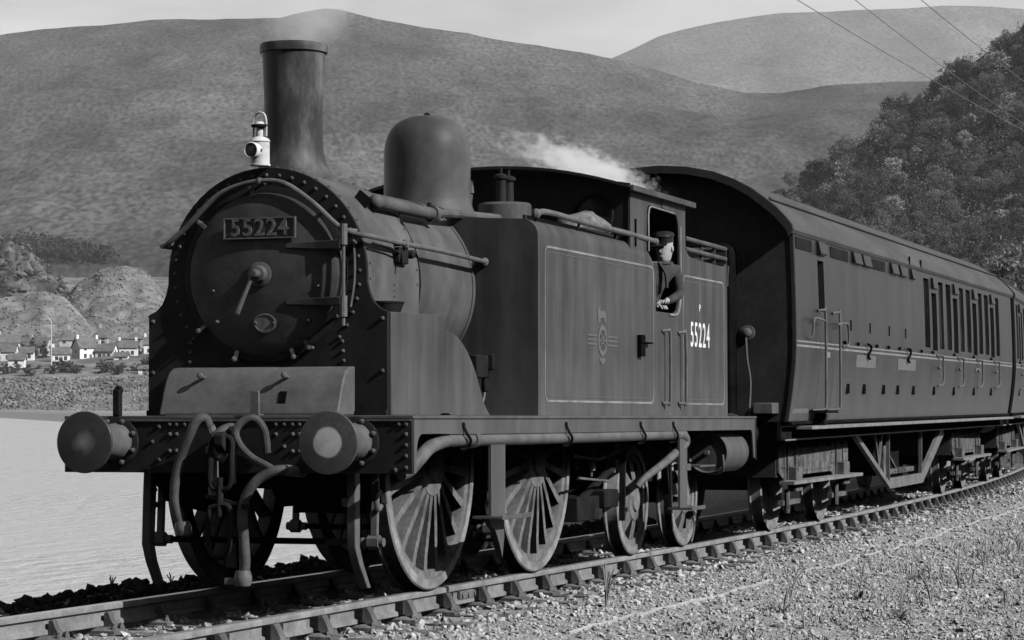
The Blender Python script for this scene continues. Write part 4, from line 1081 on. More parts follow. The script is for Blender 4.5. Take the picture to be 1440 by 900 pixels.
    for xx in (-.005, length + .005):
        d = -1 if xx < 1 else 1
        for s in (-1, 1):
            MB().lathe([(.13, 0), (.1, d * .2), (.07, d * .2), (.07, d * .4), (.2, d * .42), (.2, d * .45), (.0, d * .465)], (xx, s * .864, 1.05), 'x', 24).build('buffer', 'dark_iron', root)
    # underframe
    for s in (-1, 1):
        y0 = s * 1.2
        MB().box(.0, length, y0 - .02, y0 + .02, .98, 1.165).box(.0, length, y0 - .06, y0 + .02, .975, .99).build('solebar', 'underframe', root)
        MB().box(.0, length, s * 1.262 - .004, s * 1.262 + .004, .975, .99).build('solebar_flange', 'footboard', root)
        MB().box(.5, length - .4, s * 1.27, s * 1.44, 1.085, 1.12).build('footboard', 'footboard', root, bevel=.004)
        MB().box(0.02, length - .02, s * 1.31 - .02, s * 1.31 + .005, 1.14, 1.172).build('bottom_rail', 'underframe', root)
        yt = s * 1.12
        tr_ = MB().bar((4.55, yt, .98), (6.85, yt, .32), .05, .07).bar((6.85, yt, .34), (9.4, yt, .34), .05, .13).bar((9.4, yt, .34), (11.3, yt, .96), .05, .15)
        tr_.bar((6.85, yt, .33), (6.85, yt, .98), .045, .03, (1, 0, 0)).bar((9.4, yt, .33), (9.4, yt, .98), .045, .03, (1, 0, 0)).build('truss', 'truss', root)
        MB().bar((5.9, yt, .98), (6.15, yt, .55), .03, .03).bar((6.4, yt, .98), (6.15, yt, .55), .03, .03).build('hanger', 'truss', root)
    MB().box(.3, length - .3, -.9, .9, .9, 1.15).build('underframe', 'underframe', root)
    MB().box(7.2, 9.0, -.9, .6, .42, .88).build('battery_box', 'underframe', root, bevel=.02)
    bb = MB().box(6.95, 9.3, -1.05, -.95, .44, .5)
    for k in range(6): bb.dome((7.8 + k * .25, -1.05, .47), (0, -1, 0), .02)
    bb.box(7.0, 7.25, -1.04, -.9, .5, .82).bar((7.25, -1.0, .8), (8.1, -1.0, .5), .03, .03).build('truss_gear', 'bogie_iron', root)
    # bogies
    for sc_ in (s_b1, s_b2):
        bx_ = sc_ - s_front
        xw, yw, zw, tw = track(sc_)
        bg_ = empty('bogie', (bx_, 0, 0), (0, 0, tw - hd_), root)
        for s in (-1, 1):
            f = [(-1.75, .62), (-1.75, .9), (-1.55, .93), (-1.42, 1.0), (-1.3, 1.03), (-1.05, 1.03), (-.95, 1.0), (-.85, .9), (-.75, .87), (.75, .87), (.85, .9), (.95, 1.0), (1.05, 1.03), (1.3, 1.03), (1.42, 1.0), (1.55, .93), (1.75, .9), (1.75, .62), (1.45, .52), (.95, .52), (.8, .58), (-.8, .58), (-.95, .52), (-1.45, .52)]
            fo = MB().prism(f, 'y', s * 1.0, s * 1.03).build('bogie_frame', 'bogie_iron', bg_, bevel=.008)
            tr2 = MB()
            tr2.box(-1.78, 1.78, s * 1.04, s * 1.2, .505, .54)
            tr2.build('step_board', 'footboard', bg_)
            rv2 = MB()
            for k in range(14): rv2.dome((-.78 + k * .12, s * 1.03, .83), (0, s, 0), .016).dome((-.78 + k * .12, s * 1.03, .63), (0, s, 0), .016)
            for xx in (-1.22, 1.22):
                MB().box(xx - .15, xx + .15, s * 1.03, s * 1.13, .42, .68).build('axlebox', 'bogie_iron', bg_, bevel=.01)
                rv2.box(xx - .2, xx - .17, s * 1.03, s * 1.05, .5, .9).box(xx + .17, xx + .2, s * 1.03, s * 1.05, .5, .9)
                rv2.tube([(xx - .3, s * 1.06, .45), (xx - .3, s * 1.06, .2)], .03, 8).box(xx - .4, xx + .4, s * .98, s * 1.04, .28, .33)
                for q in (-.4, -.3, .3, .4): rv2.dome((xx + q, s * 1.03, .8), (0, s, 0), .02).dome((xx + q, s * 1.03, .68), (0, s, 0), .02)
            stuff(rv2.build('frame_fittings', 'bogie_iron', bg_))
            hl = MB()
            for xx in (-.35, -.15, .1, .35): hl.ball((xx, s * .95, .92), .07, 8, 5)
            stuff(hl.build('springs', 'bogie_iron', bg_))
        MB().box(-1.79, -1.7, -1.0, 1.0, .58, .86).build('bogie_headstock', 'coach_end', bg_)
        MB().box(1.7, 1.79, -1.0, 1.0, .58, .86).build('bogie_headstock', 'coach_end', bg_)
        MB().box(-.3, .3, -.95, .95, .5, .85).build('bolster', 'underframe', bg_)
        for xx in (-1.22, 1.22):
            MB().lathe([(.075, -.68), (.075, .68)], (xx, 0, .5), 'y', 14).build('axle', 'underframe', bg_)
            for s in (-1, 1):
                if 'cw' not in M:
                    M['cw'] = MB().lathe([(0, -.06), (.12, -.06), (.13, -.04), (.3, -.02), (.41, -.045), (.425, -.068), (.497, -.068), (.5, .02), (.505, .034), (.53, .042), (.528, .06), (.42, .066), (.3, .03), (.12, .05), (0, .05)], (0, 0, 0), 'y', 56, caps=False).mesh('coach_wheel', 'tyre_steel')
                link('wheel', M['cw'], bg_, (xx, s * .75, .5), (0, 0, 0 if s < 0 else PI))
    return root
make_coach('dark railway coach with blank van end, coupled behind the locomotive', 10.13, 12.85, 24.55, True)
make_coach('dark railway coach behind the first one, with compartment windows along its whole side', 27.95, 30.7, 42.4, False)

# ================================================================== TRACK
trk = empty('railway_track')
tag(trk, 'single line of bullhead rails in iron chairs on wooden sleepers', kind='structure')
RP = [(-.035, -.012), (-.03, -.003), (-.02, 0), (.02, 0), (.03, -.003), (.035, -.012), (.034, -.04), (.011, -.055), (.011, -.105), (.033, -.115), (.035, -.14), (.03, -.145), (-.03, -.145), (-.035, -.14), (-.033, -.115), (-.011, -.105), (-.011, -.055), (-.034, -.04)]
SS = [-8 + .5 * k for k in range(46)] + [15 + 1.0 * k for k in range(1, 95)]
for off in (-.7535, .7535):
    V, F, mi = [], [], []
    n = len(RP)
    for s in SS:
        for a, h in RP: V.append(at(s, off + a, h))
    for i in range(len(SS) - 1):
        for k in range(n):
            F.append((i * n + k, (i + 1) * n + k, (i + 1) * n + (k + 1) % n, i * n + (k + 1) % n)); mi.append(1 if k in (1, 2, 3) else 0)
    me = np_mesh('rail', V, F, 'rail_side', True); me.materials.append(M['rail_head'])
    me.polygons.foreach_set('material_index', mi); me.set_sharp_from_angle(angle=R(35))
    link('rail', me, trk)
# fishplates at the joint
fp = MB()
for s in (-1, 1):
    fp.bar(at(2.15, -.7535 + s * .026, -.08), at(2.62, -.7535 + s * .026, -.08), .02, .06)
    for k in range(4): fp.lathe([(.02, -.8 + 0), (.02, -.76)], (2.2 + k * .125, -.02 * 0, track(2.4)[2] - .08), 'y', 6)
fp.build('fishplate', 'chair_iron', trk)
sl_me = MB().box(-.125, .125, -1.3, 1.3, -.31, -.185)
slm = sl_me.mesh('sleeper', 'sleeper_wood', 0)
def chair_mesh():
    b = MB()
    b.loft([[(-.1, -.17, -.184), (.1, -.17, -.184), (.1, .17, -.184), (-.1, .17, -.184)], [(-.1, -.17, -.165), (.1, -.17, -.165), (.1, .17, -.165), (-.1, .17, -.165)], [(-.065, -.09, -.146), (.065, -.09, -.146), (.065, .08, -.146), (-.065, .08, -.146)]])
    b.prism([(-.038, -.146), (-.038, -.06), (-.05, -.05), (-.07, -.055), (-.085, -.1), (-.12, -.146)][::1], 'x', .015, .07)     # inner jaw
    b.prism([(.071, -.146), (.071, -.04), (.085, -.035), (.1, -.06), (.13, -.12), (.16, -.16)], 'x', -.04, .04)                 # outer jaw
    for y in (-.145, .135):
        for x in (-.055, .055):
            b.lathe([(.018, -.166), (.018, -.14), (.011, -.135), (.011, -.12)], (x, y, 0), 'z', 6)
    return b.mesh('rail_chair', 'chair_iron', 30)
chm = chair_mesh()
kym = MB().box(-.12, .07, .012, .07, -.13, -.04).mesh('wooden_key', 'key_wood', 0)
k = 0
s = -.45 - .74 * 9
while s < 78:
    x, y, z, th = track(s)
    so = link('sleeper', slm, trk, (x + random.uniform(-.01, .01), y, z), (0, SLOPE if s < 8 else 0, th + random.uniform(-.008, .008)))
    for sg in (-1, 1):
        # the outer jaw and key stand outside each rail
        link('rail_chair', chm, so, (0, sg * .7535, 0), (0, 0, 0 if sg > 0 else PI))
        link('wooden_key', kym, so, (random.uniform(-.02, .02), sg * .7535, 0), (0, 0, 0 if sg > 0 else PI))
    s += .74 if s < 40 else .76
# ================================================================== GROUND, BALLAST
def ground_z(s, d):
    s = np.asarray(s, float); d = np.asarray(d, float)
    zt = np.where(s < 8, -SLOPE * s, -SLOPE * (8 + 3.2 * (1 - np.exp(-(np.maximum(s, 8) - 8) / 3.2))))
    zt = np.where(s < -20, SLOPE * 20, zt)
    d = np.where(d > 1.95, np.maximum(1.95, d - np.clip((s - 15) * .4, 0, 8)), d)
    xs = [-4000, -300, -60, -25, -9, -6, -3.2, -2.3, -1.7, -1.35, 1.35, 1.6, 1.95, 2.3, 3.0, 5.2, 9, 30, 5000]
    ys = [6, 2, -.2, -.55, -.5, -.44, -.37, -.30, -.225, -.195, -.195, -.165, -.1, -.22, -.75, -2.3, -3.6, -5, -8]
    g = np.interp(d, xs, ys)
    amp = np.interp(np.abs(d), [0, 1.4, 2, 6, 40], [.012, .02, .05, .1, .35])
    g = g + amp * fbm(s * .9 + 50, d * .9 + 50, 3) + .5 * amp * fbm(s * 4 + 9, d * 4 + 7, 8)
    return zt + g
def grow(a, b, st, fac, end):
    o = [a]; 
    while o[-1] < b: o.append(o[-1] + st)
    while o[-1] < end: st *= fac; o.append(o[-1] + st)
    return o
sl = [-q for q in grow(9, 9, .15, 1.35, 4000)][::-1][:-1] + grow(-9, 32, .13, 1.12, 4000)
dl = [-q for q in grow(7, 7, .12, 1.3, 4000)][::-1][:-1] + grow(-7, 3, .1, 1.0, 2.9) + [3.2, 3.6, 4.1, 4.7, 5.4, 6.4, 8, 11, 16, 30]
SG, DG = np.meshgrid(np.array(sl), np.array(dl), indexing='ij')
def plan(s, d):
    q = np.maximum(s - S0, 0); th = np.minimum(q / RAD, .6)
    x = np.where(s > S0, S0 + RAD * np.sin(th) + (q - th * RAD) * np.cos(th), s); y = RAD * (1 - np.cos(th)) + (q - th * RAD) * np.sin(th)
    return x - d * np.sin(th), y + d * np.cos(th)
XG, YG = plan(SG, DG)
ZG = ground_z(SG, DG)
def grid_mesh(name, X, Y, Z, mat_, smooth=True):
    a, b = X.shape
    V = np.stack([X, Y, Z], -1).reshape(-1, 3)
    i = np.arange(a * b).reshape(a, b)
    F = np.stack([i[:-1, :-1], i[1:, :-1], i[1:, 1:], i[:-1, 1:]], -1).reshape(-1, 4)
    return np_mesh(name, V, F, mat_, smooth)
tag(link('ground', grid_mesh('ground', XG, YG, ZG, 'ground_mat')), 'pale gravelly ground and embankment under the railway', kind='structure')

ICO_V = []
t_ = (1 + 5 ** .5) / 2
for a, b, c in [(-1, t_, 0), (1, t_, 0), (-1, -t_, 0), (1, -t_, 0), (0, -1, t_), (0, 1, t_), (0, -1, -t_), (0, 1, -t_), (t_, 0, -1), (t_, 0, 1), (-t_, 0, -1), (-t_, 0, 1)]:
    ICO_V.append((a, b, c))
ICO_V = np.array(ICO_V) / math.sqrt(1 + t_ * t_)
ICO_F = np.array([(0, 11, 5), (0, 5, 1), (0, 1, 7), (0, 7, 10), (0, 10, 11), (1, 5, 9), (5, 11, 4), (11, 10, 2), (10, 7, 6), (7, 1, 8), (3, 9, 4), (3, 4, 2), (3, 2, 6), (3, 6, 8), (3, 8, 9), (4, 9, 5), (2, 4, 11), (6, 2, 10), (8, 6, 7), (9, 8, 1)])
def stones(name, P, rad_, mat_, jit=.35):
    n = len(P)
    V = ICO_V[None] * (1 + jit * (RNG.random((n, 12, 1)) - .5) * 2)
    sc = rad_[:, None] * (1 + .45 * (RNG.random((n, 3)) - .5) * 2) * np.array([1, 1, .75])
    V = V * sc[:, None, :]
    a = RNG.random(n) * 2 * PI; b = RNG.normal(0, .5, n)
    ca, sa, cb, sb_ = np.cos(a), np.sin(a), np.cos(b), np.sin(b)
    x, y, z = V[..., 0], V[..., 1], V[..., 2]
    y, z = y * cb[:, None] - z * sb_[:, None], y * sb_[:, None] + z * cb[:, None]
    x, y = x * ca[:, None] - y * sa[:, None], x * sa[:, None] + y * ca[:, None]
    V = np.stack([x, y, z], -1) + P[:, None, :]
    F = ICO_F[None] + (np.arange(n) * 12)[:, None, None]
    return np_mesh(name, V.reshape(-1, 3), F.reshape(-1, 3), mat_)
def scatter(n, s0, s1, d0, d1, sink, lo, hi, pw=1.0):
    s_ = s0 + (s1 - s0) * RNG.random(n) ** pw
    d_ = d0 + (d1 - d0) * RNG.random(n)
    rad_ = lo + (hi - lo) * RNG.random(n) ** 3
    x, y = plan(s_, d_)
    z = ground_z(s_, d_) + rad_ * sink
    return np.stack([x, y, z], -1), rad_
bl_ = [scatter(46000, -3.5, 14, -5.2, -1.33, .2, .005, .022), scatter(3000, -3.5, 14, -5.2, -1.33, .2, .012, .034), scatter(16000, 11, 45, -4.0, -1.33, .2, .009, .03), scatter(10000, -6, 20, -1.36, 1.3, .25, .012, .036), scatter(2500, 20, 45, -1.36, 1.36, .25, .02, .045)]
P_ = np.concatenate([q[0] for q in bl_]); r_ = np.concatenate([q[1] for q in bl_])
tag(link('ballast', stones('ballast', P_, r_, 'stone_light')), 'loose pale stone ballast and gravel beside and between the rails', 'gravel', kind='stuff')
P_, r_ = scatter(9500, -7, 16, 1.32, 2.75, .35, .02, .062)
tag(link('cinders', stones('cinders', P_, r_, 'stone_dark')), 'dark cinders heaped along the far edge of the track bed', 'cinders', kind='stuff')
# pale cable along the cess
for nm, s0, s1, d0, dz in (('cess_cable', 1.2, 7.2, -1.93, .004), ('cess_cable', 8.6, 33, -1.86, .004)):
    pts = []
    q = s0
    while q < s1:
        d_ = d0 + .025 * math.sin(q * .4) + .006 * math.sin(q * 2.3)
        x, y = plan(np.array(q), np.array(d_)); pts.append((float(x), float(y), float(ground_z(q, d_)) + dz)); q += .25
    tag(MB().tube(pts, .016, 6).build(nm, 'cable_pale', None), 'short pale cable lying in the gravel beside the driving wheels' if s0 < 5 else 'long pale cable lying in the gravel beside the coaches', 'cable')
# grass tufts and weeds
def blades(name, C, hmin, hmax, per, spread, mat_, lean=.5, w=.006):
    V, F = [], []
    for (x, y, z) in C:
        for j in range(per):
            a = random.uniform(0, 2 * PI); r0 = random.uniform(0, spread); h = random.uniform(hmin, hmax)
            bx, by = x + r0 * math.cos(a), y + r0 * math.sin(a)
            le = random.uniform(.1, lean) * h; a2 = random.uniform(0, 2 * PI); o = len(V)
            px, py = -math.sin(a2 + 1.2) * w, math.cos(a2 + 1.2) * w
            V += [(bx - px, by - py, z - .02), (bx + px, by + py, z - .02), (bx + px * .7 + le * .4 * math.cos(a2), by + py * .7 + le * .4 * math.sin(a2), z + h * .6), (bx - px * .7 + le * .4 * math.cos(a2), by - py * .7 + le * .4 * math.sin(a2), z + h * .6), (bx + le * math.cos(a2), by + le * math.sin(a2), z + h), (bx + le * math.cos(a2) + .001, by + le * math.sin(a2), z + h)]
            F += [(o, o + 1, o + 2, o + 3), (o + 3, o + 2, o + 5, o + 4)]
    return np_mesh(name, V, F, mat_)
C = []
for k in range(2300):
    q, d_ = random.uniform(1, 36), -random.uniform(2.2, 6.2)
    if vnoise(np.array(q * .9 + 30), np.array(d_ * 1.3 + 60), 5) < .5: continue
    x, y = plan(np.array(q), np.array(d_)); C.append((float(x), float(y), float(ground_z(q, d_))))
tag(link('grass', blades('grass', C, .02, .09, 9, .12, 'dry_grass', 1.4)), 'dry pale grass growing thinly in the gravel', 'grass', kind='stuff')
def weed(q, d_, h, nl, tall):
    x, y = plan(np.array(q), np.array(d_)); z = float(ground_z(q, d_))
    root = empty('weed_plant', (float(x), float(y), z), (0, 0, random.uniform(0, 6)))
    st_ = MB(); lf = MB()
    for j in range(3 if not tall else 5):
        a = random.uniform(0, 2 * PI); le = random.uniform(.1, .4) * h
        st_.tube(smoothpath([(0, 0, -.02), (le * .3 * math.cos(a), le * .3 * math.sin(a), h * .5), (le * math.cos(a), le * math.sin(a), h * random.uniform(.8, 1.1))], 3), .005, 5)
    for j in range(nl):
        a = random.uniform(0, 2 * PI); L = random.uniform(.6, 1.0) * (h * .6 if not tall else h * .25); zb = 0 if not tall else random.uniform(0, h * .6); w = L * random.uniform(.14, .25); el = random.uniform(.3, 1.1)
        c, s_ = math.cos(a), math.sin(a)
        pts = []
        for t, ww in ((0, .15), (.3, .9), (.6, 1), (.85, .55), (1, .05)):
            r0 = L * t * math.cos(el * (1 - .4 * t)); zz = zb + L * t * math.sin(el) - .25 * L * t * t
            pts.append(((r0 * c - s_ * w * ww / 2, r0 * s_ + c * w * ww / 2, zz), (r0 * c + s_ * w * ww / 2, r0 * s_ - c * w * ww / 2, zz)))
        V = [p for pr in pts for p in pr]
        lf.add(V, [(2 * i, 2 * i + 1, 2 * i + 3, 2 * i + 2) for i in range(4)])
    st_.build('stem', 'dry_grass', root); lf.build('leaves', 'weed_leaf', root, smooth=60)
    return root
for (u_s, d_, h, nl, tall, lab) in ((3.1, -1.6, .34, 3, True, 'thin dry stalks of grass rising beside the rail joint'), (4.4, -2.65, .2, 9, False, 'broad leaved weed rosette on the gravel by the short cable'), (3.6, -3.0, .16, 8, False, 'small drooping weed on the gravel in front of the short cable')):
    tag(weed(u_s, d_, h, nl, tall), lab, 'weed')
for j in range(64):
    q_ = random.uniform(3.5, 27)
    tag(weed(q_, -random.uniform(2.15, 2.6 + 2.4 * min(1, 9 / q_)), random.uniform(.12, .34), random.randint(7, 14), j % 3 == 0), 'low leafy weed growing in the rough gravel beyond the long cable', 'weed', 'weeds in the rough gravel')
for j in range(3):
    tag(weed(random.uniform(-1, 5), 2.0 + .1 * j, .12, 2, True), 'tiny dry stalk on the dark cinder edge above the water', 'weed', 'stalks on the cinder edge')

# ================================================================== WATER
wm = bpy.data.materials.new('loch_water'); wm.use_nodes = True; M['loch_water'] = wm
n, l = wm.node_tree.nodes, wm.node_tree.links
b = n['Principled BSDF']; b.inputs['Base Color'].default_value = (.46, .46, .46, 1); b.inputs['Roughness'].default_value = .22; b.inputs['Specular IOR Level'].default_value = .5; b.inputs['IOR'].default_value = 1.33
t = n.new('ShaderNodeTexCoord'); mp_ = n.new('ShaderNodeMapping'); mp_.inputs['Scale'].default_value = (.9, 1.6, 1)
nz_ = n.new('ShaderNodeTexNoise'); nz_.inputs['Scale'].default_value = 1.1; nz_.inputs['Detail'].default_value = 7; nz_.inputs['Roughness'].default_value = .6
bp = n.new('ShaderNodeBump'); bp.inputs['Strength'].default_value = .9; bp.inputs['Distance'].default_value = .35
wp_ = n.new('ShaderNodeTexNoise'); wp_.inputs['Scale'].default_value = .035; wp_.inputs['Detail'].default_value = 4
wr = n.new('ShaderNodeMapRange'); wr.inputs['From Min'].default_value = .35; wr.inputs['From Max'].default_value = .65; wr.inputs['To Min'].default_value = .35; wr.inputs['To Max'].default_value = 1.0
l.new(t.outputs['Object'], wp_.inputs['Vector']); l.new(wp_.outputs[0], wr.inputs['Value']); l.new(wr.outputs[0], bp.inputs['Strength'])
l.new(t.outputs['Object'], mp_.inputs[0]); l.new(mp_.outputs[0], nz_.inputs['Vector']); l.new(nz_.outputs[0], bp.inputs['Height']); l.new(bp.outputs[0], b.inputs['Normal'])
wx = np.array(grow(-60, 60, 6, 1.25, 9000)); wx = np.concatenate([-wx[wx > 60][::-1], wx]); wy = np.array(grow(3.2, 60, 3, 1.25, 9000))
WX, WY = np.meshgrid(wx, wy, indexing='ij')
tag(link('water', grid_mesh('water', WX, WY, np.full(WX.shape, -2.0), 'loch_water')), 'bright rippled loch water beyond the railway', kind='structure')

# ================================================================== HILLS (surveyed by bearing and distance from the camera station)
FH = Vector((math.cos(yaw), math.sin(yaw), 0)); RH = Vector((math.sin(yaw), -math.cos(yaw), 0))
HOR, FP = 565.5, 3681.3
def bear(u, D, v):
    """ground point at depth D on bearing u with its top at elevation v"""
    u, D, v = np.broadcast_arrays(np.asarray(u, float), np.asarray(D, float), np.asarray(v, float))
    q = (u - 720) / FP
    return CAM.x + D * (FH.x + RH.x * q), CAM.y + D * (FH.y + RH.y * q), CAM.z + D * (HOR - v) / FP
def hmat(name, a, b_, sc, lo=.35, hi=.65, extra=None, stretch=(1, 1, 1), bump=0, fsc=.25, fn=.32):
    mat(name, a, b_, sc, .9, bump, fsc, stretch, .05, lo, hi, 12, fine=fn)
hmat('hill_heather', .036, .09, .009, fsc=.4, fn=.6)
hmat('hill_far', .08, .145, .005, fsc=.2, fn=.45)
hmat('shore_mat', .08, .2, .05)
hmat('heap_stone', .1, .19, .08, bump=.6)
hmat('rock_mat', .02, .13, .12, bump=.6)
def hill(name, us, Ds, vfun, amp, nsc, mat_, label, seed, back=None):
    U, DD = np.meshgrid(np.array(us, float), np.array(Ds, float), indexing='ij')
    Vv = vfun(U, DD)
    X, Y, Z = bear(U, DD, Vv)
    fade = np.clip(((DD - Ds[0]) / (Ds[-1] - Ds[0]) - .04) * 8, 0, 1)
    f1 = fbm(X / nsc, Y / nsc, seed, 6); f2 = 1 - np.abs(fbm(X / nsc * 1.7 + 9, Y / nsc * 1.7, seed + 20, 5)) * 2
    rdg = 1 - .75 * np.clip((DD - Ds[0]) / (Ds[-1] - Ds[0]) / .85 - .7, 0, .3) / .3
    Z = Z + amp * fade * rdg * (f1 * .8 + (f2 - .6) * .5)
    o = link(name, grid_mesh(name, X, Y, Z, mat_))
    tag(o, label, kind='structure'); return o
skyline = [(-600, 90), (-300, 62), (0, 44), (60, 36), (120, 30), (200, 25), (330, 23), (395, 22), (430, 12), (460, 6), (480, 7), (520, 18), (600, 35), (700, 54), (800, 71), (860, 82), (930, 101), (985, 118), (1050, 130), (1103, 128), (1161, 119), (1250, 117), (1400, 110), (1700, 90), (2100, 60)]
SU, SV = zip(*skyline)
def v_main(U, D):
    t = np.clip((D - 1300) / 1700, 0, 1.2)
    top = np.interp(U, SU, SV)
    v = 374 + (top - 374) * np.minimum(t, 1) ** .9
    v = v + 60 * np.clip((1325 - D) / 60, 0, 1.2)
    return np.where(t > 1, top + (t - 1) * 700, v)
def v_far(U, D):
    top = np.interp(U, [-200, 600, 780, 862, 930, 1010, 1100, 1200, 1330, 1400, 1440, 1700, 2100], [300, 200, 120, 79, 50, 31, 17, 12, 3, 4, 9, 40, 90])
    t = np.clip((D - 3600) / 2900, 0, 1.1)
    return np.where(t > 1, top + (t - 1) * 900, 330 + (top - 330) * np.minimum(t, 1))
for nm in ('hill_heather', 'hill_far'):            # growth and gullies run down the fall line, which faces the loch
    n, l = M[nm].node_tree.nodes, M[nm].node_tree.links
    mp_ = [q for q in n if q.type == 'MAPPING'][0]
    mp_.vector_type = 'TEXTURE'; mp_.inputs['Rotation'].default_value = (0, 0, yaw); mp_.inputs['Scale'].default_value = (4.0, 1, 1)
    for q in n:
        if q.type == 'TEX_NOISE': l.new(mp_.outputs[0], q.inputs['Vector'])
hill('hill', np.arange(-600, 2101, 6), np.concatenate([np.linspace(1255, 3000, 140), [3060, 3150, 3300]]), v_main, 36, 380, 'hill_heather', 'broad heathery mountain rising behind the locomotive and village', 31)
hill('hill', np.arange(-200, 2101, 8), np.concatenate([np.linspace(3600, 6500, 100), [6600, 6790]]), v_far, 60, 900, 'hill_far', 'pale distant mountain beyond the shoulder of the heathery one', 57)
def v_shore(U, D):
    b_ = np.interp(D, [660, 692, 700, 708, 718, 735, 750, 765, 800, 850, 900, 1000, 1120, 1250, 1420], [600, 586, 580, 573, 560, 545, 533, 526, 517, 504, 492, 470, 440, 400, 362])
    k = np.interp(U, [-600, 240, 420, 1400, 2100], [1, 1, .9, .8, .8])
    return HOR + 14 - (HOR + 14 - b_) * k
hill('far_shore', np.arange(-600, 2101, 5), np.concatenate([np.arange(660, 770, 3.5), np.linspace(772, 1420, 80)]), v_shore, 2.2, 40, 'shore_mat', 'stony far shore and fields rising from the water', 71)
# spoil heap and quarry face
def mound(name, u0, u1, D0, D1, prof_u, prof_v, base_v, amp, mat_, label, seed, sharp=1.0):
    def vf(U, D):
        base_v = v_shore(U, D) + 8
        t = np.clip((D - D0) / (D1 - D0), 0, 1)
        top = np.interp(U, prof_u, prof_v)
        w = np.minimum(t / .6, 1) ** sharp
        w = np.where(t > .75, 1 - (t - .75) / .25 * .8, w)
        return base_v + (top - base_v) * w
    return hill(name, np.linspace(u0, u1, 90), np.linspace(D0, D1, 60), vf, amp, 14, mat_, label, seed)
mound('spoil_heap', 60, 300, 1010, 1170, [60, 93, 110, 143, 170, 200, 215, 228, 260, 300], [450, 415, 396, 378, 375, 379, 390, 408, 430, 450], 485, 3.0, 'heap_stone', 'rounded grey heap of quarry spoil above the village', 91)
mound('spoil_heap', -160, 150, 960, 1060, [-160, -60, 0, 30, 60, 90, 110, 150], [470, 440, 420, 417, 410, 420, 440, 480], 492, 2.8, 'heap_stone', 'low grey heap of quarry spoil below the rock face', 95)
mound('rock_face', -220, 130, 1060, 1200, [-220, -100, 0, 12, 25, 40, 55, 75, 95, 130], [360, 352, 358, 352, 358, 364, 374, 392, 412, 445], 440, 13, 'rock_mat', 'broken pale quarry rock face on the hillside', 99, .25)
# wooded hill
WU = [900, 960, 1030, 1085, 1100, 1150, 1200, 1250, 1300, 1350, 1400, 1440, 1600, 2100]
WV = [560, 480, 352, 296, 284, 249, 213, 177, 139, 105, 69, 43, -46, -146]
def v_wood(U, D):
    top = np.interp(U, WU, WV)
    foot = np.interp(D, [150, 200, 260, 420, 600], [568, 530, 470, 445, 425])
    foot = HOR + 6 - (HOR + 6 - foot) * np.clip((U - 930) / 150, 0, 1)
    t = np.clip((D - 600) / 350, 0, 1.3)
    v = foot + (top - foot) * np.minimum(t, 1) ** .95
    return np.where(t > 1, top + (t - 1) * 300, v)
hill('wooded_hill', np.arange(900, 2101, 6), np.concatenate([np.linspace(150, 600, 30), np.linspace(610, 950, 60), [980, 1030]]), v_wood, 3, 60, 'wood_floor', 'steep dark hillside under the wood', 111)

# unseen slope added behind and right of the camera to block low sky light
A_, Q_ = np.meshgrid(np.radians(np.linspace(150, 322, 110)), np.concatenate([np.linspace(45, 200, 24), np.linspace(215, 900, 34), [1000, 1200, 1600]]), indexing='ij')
X_ = -15.7 + Q_ * np.cos(A_); Y_ = -7.4 + Q_ * np.sin(A_)
k_ = np.clip((322 - np.degrees(A_)) / 26, 0, 1) * np.clip((np.degrees(A_) - 150) / 24, 0, 1)
Z_ = -3 + k_ * np.interp(Q_, [45, 70, 200, 450, 900, 1600], [0, 5, 75, 190, 330, 420]) * (1 + .12 * fbm(X_ / 160, Y_ / 160, 141, 5)) + 2.0 * fbm(X_ / 14, Y_ / 14, 151, 4) * np.clip((Q_ - 60) / 100, 0, 1)
tag(link('hillside', grid_mesh('hillside', X_, Y_, Z_, 'wood_floor')), 'dark steep unseen slope added behind the camera to block low sky light', kind='structure')

# ================================================================== TREES
def crown_mesh(name, seed, mat_, w=.36, z0=.18, clumps=46, per=16, leaf=.055, shape='round'):
    """unit-height crown: leaf faces gathered in clumps through the crown's volume"""
    g = np.random.default_rng(seed)
    C = []
    while len(C) < clumps:
        p = g.random(3) * 2 - 1
        r = np.linalg.norm(p)
        if r > 1 or r < .35: continue
        if shape == 'cone' and math.hypot(p[0], p[1]) > (1 - (p[2] + 1) / 2) * 1.05: continue
        C.append(p * np.array([w, w, (1 - z0) / 2]) + np.array([0, 0, z0 + (1 - z0) / 2]))
    C = np.array(C)
    n = clumps * per
    P = np.repeat(C, per, 0) + g.normal(0, .052, (n, 3)) * np.array([1, 1, .8])
    a = g.normal(0, 1, (n, 3)); a /= np.linalg.norm(a, axis=1)[:, None]
    b_ = np.cross(a, g.normal(0, 1, (n, 3))); b_ /= np.linalg.norm(b_, axis=1)[:, None]
    sz = leaf * (.5 + g.random((n, 1)))
    V = np.stack([P - a * sz, P + b_ * sz * .6, P + a * sz, P - b_ * sz * .6], 1).reshape(-1, 3)
    F = np.arange(n * 4).reshape(n, 4)
    return np_mesh(name, V, F, mat_)
def trunk_mesh(name, h=.6, r=.025, limbs=5, seed=1):
    g = random.Random(seed); b_ = MB()
    b_.tube([(0, 0, -.04), (.01, 0, h * .4), (-.005, .01, h), (0, 0, h * 1.3)], [r * 1.3, r, r * .6, r * .2], 7)
    for k in range(limbs):
        a = g.uniform(0, 6.28); z = h * g.uniform(.45, .95); L = g.uniform(.15, .28)
        b_.tube([(0, 0, z), (L * .5 * math.cos(a), L * .5 * math.sin(a), z + L * .45), (L * math.cos(a), L * math.sin(a), z + L * .75)], [r * .5, r * .32, r * .12], 5)
    return b_.mesh(name, 'bark')
CR = [crown_mesh('crown', 200 + k, 'tree_leaf', .3 + .05 * (k % 3), .12, 56 + 4 * k, 30, .027) for k in range(5)]
